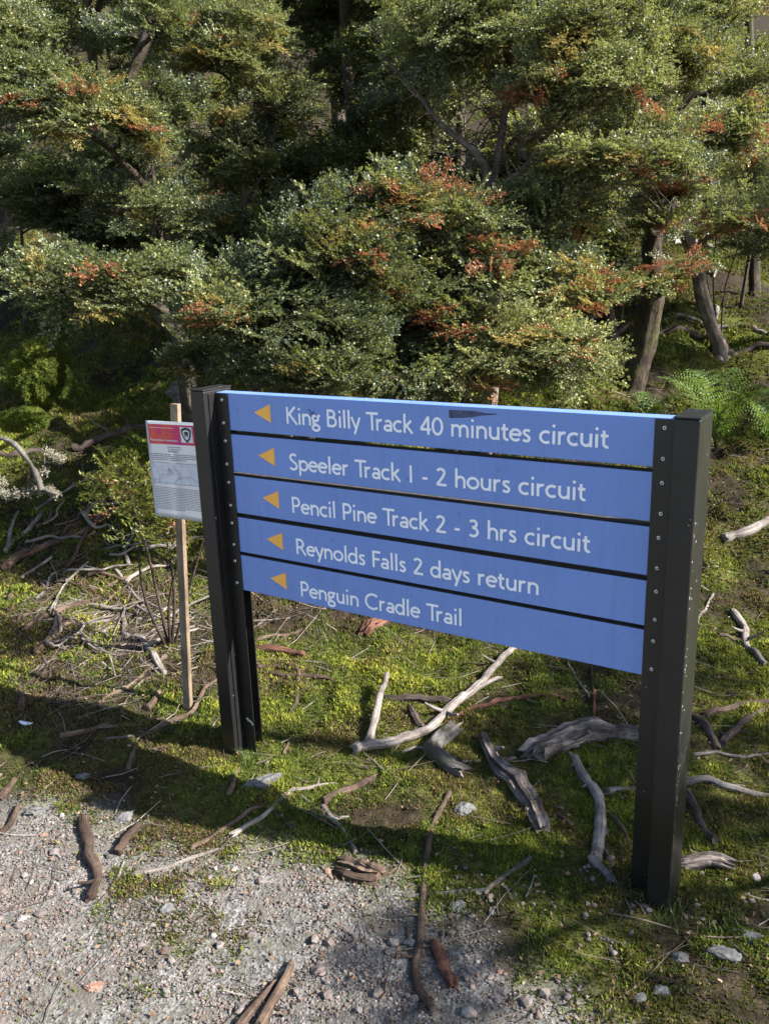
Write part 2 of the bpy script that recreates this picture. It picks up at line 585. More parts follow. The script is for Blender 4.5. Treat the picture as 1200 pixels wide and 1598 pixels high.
for a in [
    (412, 1226, 62, .38, 1, 'broad flat grey rock just in front of the left signpost', .5, None, .35, 1.7),
    (727, 1268, 32, .6, 2, 'rounded grey rock in moss right of the upright tall stick', .2, None, .6, 1.3),
    (714, 1298, 14, .5, 3, 'small white stone below the rounded grey rock in moss', .2, None, 1, 1.3),
    (1170, 1470, 50, .3, 4, 'long flat pale stone at the right edge of the moss', -.5, None, .9, 2.4),
    (1126, 1496, 44, .4, 5, 'blue grey wedge stone left of the long flat pale stone', -.35, None, .45, 1.8),
    (1060, 1496, 20, .6, 6, 'small dark grey stone in moss below the right signpost', 0, None, .25, 1.2),
    (1032, 1556, 22, .7, 7, 'white angular stone at the bottom right of the gravel', .3, None, 1, 1.2),
    (997, 1562, 18, .7, 8, 'pale lump of stone beside the white angular stone', .9, None, .8, 1.2),
    (715, 1420, 24, .5, 9, 'pale blue grey stone by the crossing lichen stick', .3, None, .8, 1.2),
    (640, 1478, 18, .6, 10, 'light grey stone just left of the tall stick foot', .1, None, .75, 1.2),
    (194, 1276, 28, .5, 11, 'grey block stone at the edge of moss and gravel', .4, None, .4, 1.3),
    (130, 1216, 20, .6, 12, 'dark stone on the shaded moss left of the sign', .2, None, .2, 1.2),
    (58, 1268, 34, .4, 13, 'flat grey stone half sunk near the left picture edge', .1, None, .4, 1.4),
    (262, 1420, 20, .6, 14, 'larger white stone among the sunlit gravel', .6, None, 1, 1.3),
    (147, 1542, 24, .35, 15, 'reddish flat stone in the sunlit gravel', .2, stone_mat('red_stone', [(0, (.16, .08, .05)), (1, (.34, .20, .15))]), .5, 1.3),
    (940, 1298, 22, .45, 16, 'pale flat stone right of the bent grey branch', .7, None, .7, 1.5),
    (285, 622, 42, 1.1, 17, 'grey boulder behind the planned burn notice', .3, None, .45, 1.1),
]:
    rock(*a)


# ------------------------------------------------------------------ fallen branches
def crop(x0, y0, s):
    return lambda pts: [(x0 + a / s, y0 + b / s) for a, b in pts]


CL, CM, CR, CB = crop(0, 580, 2.803), crop(300, 900, 2.667), crop(720, 960, 2.5), crop(0, 1100, 1.579)
NSTICK = [0]


def stick_pts(pts, r0, r1, lift=0., seed=0):
    P = []
    for q in pts:
        g = gp(q[0], q[1])
        g[2] = ground_at(g[0], g[1])
        P.append(g)
    P = np.array(P)
    D = np.linalg.norm(P - [0, 0, EYE], axis=1).mean()
    r0, r1 = r0 / FPX * D, r1 / FPX * D
    L = np.linalg.norm(np.diff(P, axis=0), axis=1).sum()
    n = max(8, int(L / .022))
    S = smooth_path(P, n)
    r_ = np.random.default_rng(seed)
    rad = np.linspace(r0, r1, n) * (1 + .22 * (r_.random(n) - .5))
    k = np.convolve(r_.normal(size=(n + 4)), [.25, .5, .5, .5, .25], 'valid')[:n]
    side = np.array([r_.normal(), r_.normal(), 0]); side /= np.linalg.norm(side) + 1e-6
    S = S + side * (k * min(r0, .012) * .45)[:, None]
    zg = height(S[:, 0], S[:, 1])
    S[:, 2] = .35 * S[:, 2] + .65 * zg + rad * .5 + lift + k * r0 * .25
    S[:, 2] = np.maximum(S[:, 2], zg + rad * .3)
    return S, rad


def stick(label, pts, r0, r1, mat='silver', forks=(), lift=0., name='fallen_branch', cat='branch', group='fallen branches on the ground', rough=.25, n=9):
    NSTICK[0] += 1
    sd = 100 + NSTICK[0]
    mb = MB()
    S, rad = stick_pts(pts, r0, r1, lift, sd)
    big = name in ('fallen_log', 'wood_chunk')
    if big:
        rad = rad * np.interp(np.linspace(0, 1, len(rad)), [0, .08, .5, .92, 1], [.8, 1, 1, 1, .82])
    mb.tube(S, rad, 18 if big else n, rough * (1.25 if big else 1), sd, jag=3.2 if big else 1.6)
    r_ = np.random.default_rng(sd)
    for f in forks:
        A, ra = stick_pts(f[0], f[1], f[2], lift + (f[3] if len(f) > 3 else 0), sd + 1)
        j = int(np.argmin(np.linalg.norm(S[:, :2] - A[0][:2], axis=1)))
        k = min(4, len(A) - 1)
        for i in range(k):
            w_ = 1 - i / k
            A[i] = A[i] * (1 - w_) + w_ * (S[j] + (A[i] - A[0]) * .9)
        if len(f) > 4:
            A[:, 2] += np.linspace(0, 1, len(A)) ** 1.2 * f[4]
        mb.tube(A, ra, 8, rough, sd + 2)
    if len(S) > 14 and r0 > 2:      # a few snapped side stubs
        for _ in range(int(r_.integers(1, 4))):
            j = int(r_.integers(2, len(S) - 2))
            t = S[min(j + 1, len(S) - 1)] - S[j - 1]; t /= np.linalg.norm(t)
            d = np.cross(t, [0, 0, 1]) * r_.choice([-1, 1]) + t * r_.uniform(.3, 1.2) + np.array([0, 0, r_.uniform(.1, .8)])
            d /= np.linalg.norm(d)
            l = rad[j] * r_.uniform(2, 6)
            mb.tube(np.array([S[j], S[j] + d * l * .5, S[j] + d * l + [0, 0, l * .1]]), np.array([.5, .38, .2]) * rad[j], 6, .3, sd + 5)
    o = mb.build(name, BARK[mat], smooth=n > 9 or rough < .3)
    tag(o, label, cat, group)
    return o


S_ = stick
# left of the sign
S_('long straight grey branch lying up the slope left of the notice', CL([(40, 780), (140, 680), (240, 565), (330, 490)]), 3.6, 2.2, 'silver')
S_('thickest dark branch entering from the left picture edge', CL([(0, 870), (120, 810), (250, 750), (350, 715), (430, 640)]), 6.5, 4, 'brown', [(CL([(250, 750), (300, 690), (360, 660)]), 3.2, 2)])
S_('slender brown branch right of the thick dark left branch', CL([(340, 735), (450, 710), (550, 665)]), 3.2, 2, 'brown')
S_('long grey brown branch across the twig tangle left of the stake', CL([(100, 1140), (200, 1075), (330, 1025), (480, 985), (570, 960)]), 4.5, 2.5, 'brown')
S_('thin branch just above the long grey brown one in the tangle', CL([(0, 1145), (130, 1070), (260, 1030), (380, 990)]), 2.6, 1.8, 'silver')
S_('short stout stick with a broken pale end in the tangle', CL([(390, 960), (470, 945), (560, 905)]), 4, 2.5, 'tan')
S_('forked chunk of pinkish wood with peeled bark on moss', CL([(160, 1235), (230, 1170), (262, 1075)]), 5.5, 6, 'tan', [(CL([(225, 1175), (330, 1100)]), 6, 5)])
S_('wavy silver branch pointing at the notice stake', CL([(340, 1110), (440, 1100), (560, 1075), (620, 1050), (720, 1050)]), 3.4, 2, 'silver')
S_('crooked thin silver twig running down beside the stake', CL([(510, 870), (550, 920), (600, 990), (630, 1030), (540, 1080)]), 2.6, 1.8, 'silver')
S_('knobbly grey branch curling down left of the stake', CL([(535, 1095), (555, 1155), (620, 1180), (680, 1250), (720, 1330)]), 3.6, 5, 'silver')
S_('pinkish straight stick slanting up to the stake', CL([(385, 1480), (460, 1440), (560, 1390), (650, 1310), (740, 1240)]), 3.2, 2.4, 'tan')
S_('short thin stick below the pinkish straight stick', CL([(535, 1495), (580, 1420), (650, 1350)]), 2.2, 2, 'tan')
S_('brown bent branch across the bright moss left of the stake', CL([(305, 1200), (350, 1220), (420, 1240), (570, 1245), (640, 1215)]), 2.8, 2, 'brown', [(CL([(370, 1215), (430, 1270), (475, 1310)]), 2, 1.8)])
S_('hooked brown twig standing on bright moss at left', CL([(205, 1470), (200, 1430), (260, 1370), (280, 1295)]), 2.6, 1.4, 'brown')
S_('short broken stub poking up at the left shade edge', CL([(85, 1500), (90, 1440), (80, 1375)]), 5.5, 3.5, 'brown')
S_('long reddish branch lying along the left shade edge', CL([(270, 1598), (400, 1570), (580, 1550), (750, 1505)]), 4, 2.4, 'tan')
S_('curved branch running from the shade to the left signpost', CL([(640, 1598), (720, 1555), (850, 1490), (880, 1430), (965, 1345)]), 4.4, 3, 'tan')
S_('small upright grey twig in the middle of the twig tangle', CL([(290, 860), (275, 930), (270, 985)]), 2.6, 1.8, 'silver')
S_('short silver twig touching the stake at mid height', CL([(740, 1150), (745, 1215), (700, 1270)]), 3, 2, 'silver')
S_('dark rotten log behind the notice on the green slope', CL([(330, 345), (420, 320), (520, 290), (640, 255)]), 7, 6, 'dark')
S_('thin pale twig lying over the dark rotten log', CL([(320, 195), (430, 235), (510, 275), (620, 325)]), 1.8, 1.2, 'silver')
S_('dark log at the left picture edge behind lichen branch', CL([(-20, 360), (80, 365), (190, 355)]), 5, 4, 'dark')
S_('short stick tucked close to the foot of the stake', CL([(640, 1480), (690, 1440), (710, 1400)]), 5.5, 3, 'tan')
S_('thin stick right of the stake, half hidden by the left signpost', CL([(845, 1185), (900, 1190), (950, 1195)]), 2.4, 2, 'brown')
S_('grey twig low in the tangle at the left edge', CL([(0, 1090), (60, 1110), (70, 1165)]), 2, 1.4, 'silver')
S_('slim brown twig crossing the tangle above the wavy silver branch', CL([(400, 755), (450, 775), (500, 800)]), 1.8, 1.2, 'silver')
S_('brown stick standing against the shrub left of the stake', CL([(450, 920), (500, 850), (560, 790), (585, 765)]), 2.6, 1.8, 'brown')
S_('pale twig in the tangle near the left picture edge', CL([(180, 930), (250, 960), (320, 995)]), 2, 1.4, 'pale')
S_('dark stick under the shrub beside the stake', CL([(640, 985), (720, 975), (800, 990)]), 2.2, 1.6, 'brown')
# behind and under the sign
S_('big silver forked branch under the blue panels', [(803, 1015), (770, 1050), (735, 1085), (700, 1115), (670, 1145), (620, 1165), (575, 1170), (553, 1178)], 5.5, 8, 'silver',
   [([(575, 1170), (590, 1120), (605, 1078)], 6.5, 4.2, 0, .05), ([(735, 1085), (755, 1075), (783, 1063)], 4, 2.6)], lift=.01)
S_('short thick grey log behind the big forked branch', CM([(1085, 655), (1010, 715), (985, 765), (1110, 835)][:2]) + CM([(1000, 745), (1050, 800), (1110, 830)]), 13, 12, 'mosslog', name='fallen_log', cat='log', group='fallen logs')
S_('thin white twig in front of the short thick grey log', CM([(870, 735), (950, 720), (1030, 765), (1100, 778), (1200, 775)]), 2.6, 1.8, 'pale')
S_('light grey forked branch in front of the left signpost', CM([(165, 1085), (280, 1010), (370, 935), (450, 890), (600, 868)]), 4, 3.2, 'pale', [(CM([(375, 935), (372, 908)]), 3, 2)])
S_('tan branch lying left of the light grey forked one', CM([(0, 1140), (100, 1085), (180, 1030), (240, 975), (285, 965)]), 4, 2.8, 'tan')
S_('stout brown barked stick on moss right of the left signpost', CM([(545, 950), (620, 905), (700, 870), (770, 850)]), 6.5, 4.5, 'brown')
S_('blue grey stick pointing down at the wood chunk', CM([(540, 960), (590, 1020), (640, 1080), (680, 1150)]), 4, 3.4, 'silver')
S_('small grey twig crossing the blue grey stick', CM([(500, 985), (570, 1010), (645, 1010)]), 3, 2.4, 'silver')
S_('brown curved root like stick on the gravel edge', CM([(405, 1040), (460, 1100), (520, 1150), (620, 1150)]), 5, 3, 'brown')
S_('pale splintered wood chunk on the gravel edge', CM([(615, 1195), (690, 1225), (770, 1255)]), 8, 9, 'tan', name='wood_chunk', cat='wood chunk', rough=.6)
S_('brown splintered wood chunk below the pale one', CM([(590, 1235), (680, 1265), (765, 1285)]), 6, 7, 'brown', name='wood_chunk', cat='wood chunk', rough=.6)
S_('tall crooked stick running down the middle foreground', [(702, 1240), (680, 1280), (668, 1320), (660, 1400), (655, 1480), (650, 1540), (676, 1582)], 4.2, 6, 'brown')
S_('thin pale stick on gravel left of the curved brown one', CM([(0, 1178), (70, 1150), (140, 1130)]), 2.6, 1.6, 'pale')
S_('brown branch with a drooping tip right of the left signpost', CM([(265, 375), (330, 380), (420, 375), (445, 430), (430, 510), (400, 600)]), 3.4, 2.6, 'brown')
S_('brown branch below the drooping one under the sign', CM([(325, 410), (400, 415), (480, 420), (560, 425), (600, 450)]), 3.6, 2.4, 'brown', [(CM([(480, 425), (478, 450), (460, 480)]), 2.4, 1.8)])
S_('thick reddish log just behind the left signpost', CM([(240, 312), (350, 310), (420, 325), (475, 340)]), 7, 4.5, 'red', name='fallen_log', cat='log', group='fallen logs')
S_('straight tan stick behind the thick reddish log', CM([(270, 268), (360, 250), (445, 235)]), 4, 2.6, 'tan')
S_('reddish split stump end under the bottom blue panel', CM([(715, 245), (760, 205), (830, 165)]), 9, 10, 'red', name='wood_chunk', cat='wood chunk', rough=.5)
S_('dark flat log sunk in moss behind the forked branch', CM([(760, 490), (850, 515), (950, 525), (1080, 540)]), 5, 6, 'dark', name='fallen_log', cat='log', group='fallen logs')
S_('short dark stub behind the big forked branch', CM([(910, 560), (930, 600), (955, 640)]), 6, 7, 'dark', rough=.5)
S_('small white chip of wood on moss under the sign', CM([(805, 795), (830, 825), (852, 850)]), 3.4, 3.2, 'pale')
S_('little upright stick before the left signpost foot', CM([(155, 915), (170, 860), (195, 810)]), 4, 3, 'tan')
S_('little brown stick on bright moss under the panels', CM([(385, 745), (400, 690)]), 2.6, 2.2, 'tan')
S_('thin dry stalk under the left half of the panels', CM([(415, 580), (470, 550), (520, 510)]), 1.5, 1, 'pale')
S_('long reddish branch lying behind the big forked branch', [(703, 1127), (760, 1105), (830, 1090), (870, 1090), (897, 1110)], 4.2, 2.6, 'red')
# right side
S_('biggest weathered log touching the right signpost', CR([(272, 560), (350, 530), (450, 490), (560, 470), (690, 488)]), 16, 15, 'log', name='fallen_log', cat='log', group='fallen logs', rough=.45)
S_('split weathered log slanting down in front of the sign', CR([(88, 505), (140, 600), (220, 680), (280, 760), (312, 845)]), 11, 13, 'log', name='fallen_log', cat='log', group='fallen logs', rough=.5)
S_('bent grey branch left of the right signpost foot', CR([(430, 565), (470, 640), (530, 720), (540, 820), (525, 940), (512, 975)]), 7, 8, 'silver', [(CR([(518, 960), (555, 1005), (592, 1055)]), 7, 4)])
S_('short stick touching the right signpost at left', CR([(580, 698), (640, 690), (690, 685)]), 5.5, 5, 'silver')
S_('long curved branch right of the right signpost', CR([(850, 655), (960, 655), (1050, 680), (1230, 722)]), 6, 5.5, 'silver')
S_('short broken log right of the right signpost foot', CR([(830, 995), (930, 990), (1055, 1012)]), 11, 10, 'log', name='fallen_log', cat='log', group='fallen logs', rough=.4)
S_('dark branch slanting down right of the signpost', CR([(870, 720), (920, 800), (985, 900)]), 7, 6, 'dark')
S_('dark curved branch close behind the right signpost', CR([(880, 395), (940, 430), (970, 480), (988, 525)]), 7.5, 6, 'dark')
S_('grey branch rising to the right picture edge', CR([(950, 402), (1050, 375), (1200, 340)]), 5, 4, 'brown')
S_('split brown branch at the right picture edge', CR([(1030, 515), (1080, 440), (1220, 360)]), 6, 6, 'dark')
S_('crooked grey branch on sunlit moss at the upper right', CR([(1055, -10), (1100, 60), (1110, 130), (1185, 205)]), 5.5, 4.5, 'silver')
S_('small twig joining the crooked branch at upper right', CR([(1000, 85), (1060, 95), (1110, 120)]), 3.4, 2.4, 'brown')
S_('thin reddish twig standing below the last panel', CR([(515, 430), (515, 300), (505, 200)]), 2.8, 2, 'red')
S_('thin grey twig left of the reddish standing twig', CR([(500, 320), (460, 260), (410, 185)]), 2.2, 1.6, 'silver')
S_('white lichen covered stick on the gravel edge', CR([(90, 1090), (180, 1020), (268, 955)]), 4, 5, 'lichen')
S_('thin lichen stick crossing behind the tall stick', [(630, 1402), (680, 1400), (720, 1394), (760, 1392)], 3.4, 4, 'lichen')
S_('curved dark twig beside the right signpost foot', CR([(550, 760), (620, 840), (657, 935)]), 4.4, 3, 'brown')
S_('small tan stick right of the bent grey branch', CR([(370, 780), (420, 820), (472, 850)]), 3, 2.4, 'tan')
S_('thin straight twig across the moss right of the signpost', CR([(905, 552), (1000, 540), (1100, 560), (1200, 552)]), 2.6, 1.8, 'silver')
S_('weathered branch on bright moss at the right edge', [(1128, 846), (1160, 838), (1215, 815)], 6, 8, 'silver')
S_('thin branch on bright moss above the crooked one', [(1082, 978), (1100, 955), (1112, 930)], 3, 2, 'silver')
# foreground
S_('dark brown bent stick on the gravel at left', CB([(205, 290), (215, 360), (245, 410), (230, 490)]), 8, 6, 'brown')
S_('short brown stick right of the dark bent one', CB([(347, 308), (320, 340), (293, 372)]), 6, 6, 'brown')
S_('thin white twig beside the dark bent stick', CB([(250, 497), (285, 440), (306, 388)]), 2.6, 1.8, 'pale')
S_('long thin pale stick on the gravel before the left signpost', CB([(332, 428), (430, 400), (555, 353)]), 3.4, 2.6, 'pale', [(CB([(370, 460), (400, 432), (430, 402)]), 1.6, 1.8)])
S_('dark stick cut off by the bottom picture edge', CB([(590, 800), (640, 740), (677, 690)]), 7, 5, 'brown')
S_('pale peeled stick cut off by the bottom picture edge', CB([(640, 800), (690, 710), (722, 646)]), 7, 6, 'tan')
S_('red peeling bark chunk on gravel near the tall stick', CB([(1075, 595), (1100, 650), (1112, 700)]), 8, 7, 'red', rough=.6, name='wood_chunk', cat='wood chunk')
S_('dark twig at the left picture edge on gravel', CB([(0, 325), (25, 300), (45, 250)]), 5, 3, 'brown')
S_('small dark stick above the left edge twig', CB([(0, 240), (40, 185)]), 5, 4, 'brown')
S_('short brown stick in the shade left of the signpost', CB([(318, 165), (325, 140), (332, 108)]), 4, 3, 'tan')
S_('short tan stick lying in the shade left of the signpost', CB([(380, 115), (420, 105), (452, 88)]), 3.4, 2.4, 'tan')
S_('faint grey twig across the shaded moss at left', CB([(235, 85), (280, 86), (330, 83)]), 2.2, 1.8, 'silver')
S_('thin stick at bottom right of the tall stick', CB([(1000, 540), (1010, 600), (1008, 640)]), 2, 1.6, 'brown')
S_('short stick beside the splintered wood chunks', CB([(940, 430), (975, 410), (985, 380)]), 3, 2, 'tan')


tw_ = random.Random(4)
for k_ in range(44):
    x0_ = tw_.uniform(10, 270); y0_ = tw_.uniform(800, 1010); an_ = tw_.gauss(-.45, .5); l_ = tw_.uniform(40, 120)
    p_ = [(x0_ + l_ * t_ * math.cos(an_) + tw_.uniform(-9, 9), y0_ + l_ * t_ * math.sin(an_) * .8 + tw_.uniform(-9, 9)) for t_ in (0, .35, .7, 1)]
    stick('thin grey dead twig lying in the tangle left of the stake', p_, tw_.uniform(1.5, 3.2), tw_.uniform(.9, 1.5), tw_.choice(['silver', 'pale', 'silver', 'pale', 'brown']), lift=tw_.uniform(0, .04), name='dead_twig', cat='twig', group='thin twigs of the tangle left of the stake')


# tiny litter, countless
def litter():
    n = 8500
    x = RNG.uniform(-2.3, 2.3, n); y = 1.3 + 4.2 * RNG.random(n) ** 1.2
    tang = np.exp(-(((x + 1.0) / .55) ** 2 + ((y - 3.3) / .45) ** 2))
    keep = in_view(x, y) & (RNG.random(n) < .30 + .7 * tang - .15 * gravel_mask(x, y))
    x, y = x[keep], y[keep]
    nx_ = 800
    xx = RNG.normal(-1.08, .40, nx_); yy = RNG.normal(3.4, .30, nx_)
    x = np.concatenate([x, xx]); y = np.concatenate([y, yy])
    n = len(x)
    a = RNG.uniform(0, np.pi, n); L = .02 + .10 * RNG.random(n) ** 2.2; L[-nx_:] *= 1.5
    r = .0008 + .0018 * RNG.random(n) ** 2; r[-nx_:] *= 1.3
    tilt = RNG.normal(0, .12, n)
    pts = []
    for k in (-1, 0, 1):
        px_ = x + np.cos(a) * L * k + np.sin(a) * L * .18 * (k == 0) * RNG.uniform(-1, 1, n)
        py_ = y + np.sin(a) * L * k
        pts.append(np.stack([px_, py_, height(px_, py_) + .006 + np.abs(tilt * L * k) * (k > 0) + r], -1))
    ring = []
    for k, P in enumerate(pts):
        for j in range(3):
            b = j * 2 * np.pi / 3
            off = np.stack([-np.sin(a) * np.cos(b), np.cos(a) * np.cos(b), np.full(n, np.sin(b))], -1) * (r * (1 - .25 * k))[:, None]
            ring.append(P + off)
    V = np.stack(ring, 1)            # n,9,3
    f = np.array([[i * 3 + j, i * 3 + (j + 1) % 3, i * 3 + 3 + (j + 1) % 3, i * 3 + 3 + j] for i in (0, 1) for j in range(3)])
    F = (f[None] + (np.arange(n) * 9)[:, None, None]).reshape(-1, 4)
    m, nn, p, out = new_mat('twig_litter_wood')
    nn.links.new(ramp(nn, attr(nn, 'tone'), [(0, (.025, .018, .013)), (.6, (.085, .06, .045)), (1, (.28, .24, .205))]), p.inputs['Base Color'])
    p.inputs['Roughness'].default_value = .85
    o = mesh_np('twig_litter', V.reshape(-1, 3), F, m, attrs={'tone': ('FACE', np.repeat(RNG.random(n), 6))})
    tag(o, 'fine dry twig litter scattered over the moss', 'twigs', None, 'stuff')
    # dead leaves
    n = 14000
    x = RNG.uniform(-2.6, 2.6, n); y = RNG.uniform(1.3, 6, n)
    k = in_view(x, y) & (RNG.random(n) < .75); x, y = x[k], y[k]; n = len(x)
    s = RNG.uniform(.002, .009, n); a = RNG.uniform(0, 2 * np.pi, n)
    q = []
    for (u, v) in ((-1, 0), (0, -.5), (1, 0), (0, .5)):
        q.append(np.stack([x + (np.cos(a) * u - np.sin(a) * v) * s, y + (np.sin(a) * u + np.cos(a) * v) * s,
                           height(x, y) + .008 + RNG.uniform(-.2, .8, n) * s], -1))
    V = np.stack(q, 1)
    o = mesh_np('leaf_litter', V.reshape(-1, 3), np.arange(n * 4).reshape(n, 4), LITTER, attrs={'tone': ('FACE', RNG.random(n))})
    tag(o, 'small dead brown leaves lying on the moss', 'leaves', None, 'stuff')


litter()
flake = gp(42, 1134)
fl = MB()
gxs = np.linspace(-1, 1, 7)
FV = []
for u in gxs:
    for v in (-1, 1):
        FV.append([flake[0] + u * .027 + v * .003, flake[1] - u * .010 + v * .0065 * (1.05 - u * u), flake[2] + .012 + .006 * u * u + .002 * v])
fl.add(FV, [[2 * i, 2 * i + 1, 2 * i + 3, 2 * i + 2] for i in range(6)])
fo = fl.build('bark_flake', plain_mat('white_flake', (.62, .66, .72), .6), smooth=True)
so = fo.modifiers.new('thick', 'SOLIDIFY'); so.thickness = .0015
tag(fo, 'small curled white flake on the shaded moss at left', 'flake')

# ------------------------------------------------------------------ the sign
SX, SY, YAW = 0.6026, 1.8628, 0.5679
U = np.array([math.cos(YAW), -math.sin(YAW), 0])        # along the sign, to the right
N = np.array([-math.sin(YAW), -math.cos(YAW), 0])       # out of its face
K = np.array([0, 0, 1.0])
O = np.array([SX, SY, 0])
WID = 1.2505
PTOP = [1.2286]
PH = [.1118, .1152, .1175, .1125, .1170]
PG = [.0116, .0127, .0132, .0105]
for i in range(4): PTOP.append(PTOP[-1] - PH[i] - PG[i])


def paint_mat(name, col, dirt, rough=.32):
    m, n, p, out = new_mat(name)
    pos = geo_pos(n)
    c = mixc(n, ramp(n, noise(n, 5, 4, .6, pos), [(.35, (0, 0, 0)), (.7, (.55, .55, .55))]), col, tuple(min(1, a * 1.12 + .006) for a in col))
    mp = n.nodes.new('ShaderNodeMapping'); mp.inputs['Scale'].default_value = (55, 55, 4)
    n.links.new(pos, mp.inputs[0])
    c = mixc(n, ramp(n, noise(n, 1, 4, .65, mp.outputs[0]), [(.5, (0, 0, 0)), (.75, (.32, .32, .32))]), c, tuple(a * .62 + .02 for a in col))
    c = mixc(n, ramp(n, noise(n, 16, 5, .7, pos), [(.58, (0, 0, 0)), (.74, (.35, .35, .35))]), c, tuple(a * .5 + .17 for a in col))
    sp = ramp(n, noise(n, 70, 3, .6, pos), [(.68, (0, 0, 0)), (.74, (dirt,) * 3)])
    c = mixc(n, sp, c, (.05, .06, .10))
    n.links.new(c, p.inputs['Base Color'])
    n.links.new(ramp(n, noise(n, 8, 5, .7, pos), [(.3, (rough - .08,) * 3), (.7, (rough + .12,) * 3)]), p.inputs['Roughness'])
    n.links.new(bump(n, noise(n, 160, 2, .5, pos), .05, .001), p.inputs['Normal'])
    return m


BLUE = paint_mat('blue_panel_paint', (.155, .262, .60), .6, .28)
ORANGE = plain_mat('orange_vinyl', (1.0, .47, .085), .45, wob=.05)
WHITE = plain_mat('white_vinyl', (.90, .91, .95), .45, wob=.04)
GRIME_SHADE = plain_mat('grimy_shaded_panel_edge', (.045, .038, .036), .85, wob=.5, wscale=60)  # grime colour that also carries the shade between panels
TAPE = plain_mat('tape_residue', (.06, .075, .15), .7, wob=.4, wscale=60)


def post_mat():
    m, n, p, out = new_mat('black_powder_coat')
    pos = geo_pos(n)
    c = ramp(n, noise(n, 9, 5, .65, pos), [(.3, (.006, .0057, .0058)), (.7, (.011, .0105, .0105))])
    chips = ramp(n, noise(n, 55, 2, .5, pos), [(.745, (0, 0, 0)), (.765, (1, 1, 1))])
    c = mixc(n, chips, c, (.30, .29, .27))
    n.links.new(c, p.inputs['Base Color'])
    n.links.new(ramp(n, noise(n, 6, 5, .7, pos), [(.3, (.30,) * 3), (.7, (.48,) * 3)]), p.inputs['Roughness'])
    n.links.new(bump(n, noise(n, 400, 2, .5, pos), .06, .0006), p.inputs['Normal'])
    return m


POST = post_mat()
STEEL = plain_mat('screw_steel', (.62, .60, .57), .35, .9)
HOLE = plain_mat('screw_socket', (.02, .02, .02), .6)


def bevel(o, wdt=.002, seg=2):
    b = o.modifiers.new('bevel', 'BEVEL'); b.width = wdt; b.segments = seg; b.limit_method = 'ANGLE'
    return o


# ---- stroke lettering in a humanist sans
def arc(cx, cy, rx, ry, a0, a1, n=14):
    a = np.radians(np.linspace(a0, a1, n))
    return [(cx + rx * math.cos(t), cy + ry * math.sin(t)) for t in a]


def sp2(P, n=22):
    return [tuple(p) for p in smooth_path(np.array([(a, b, 0) for a, b in P]), n)[:, :2]]


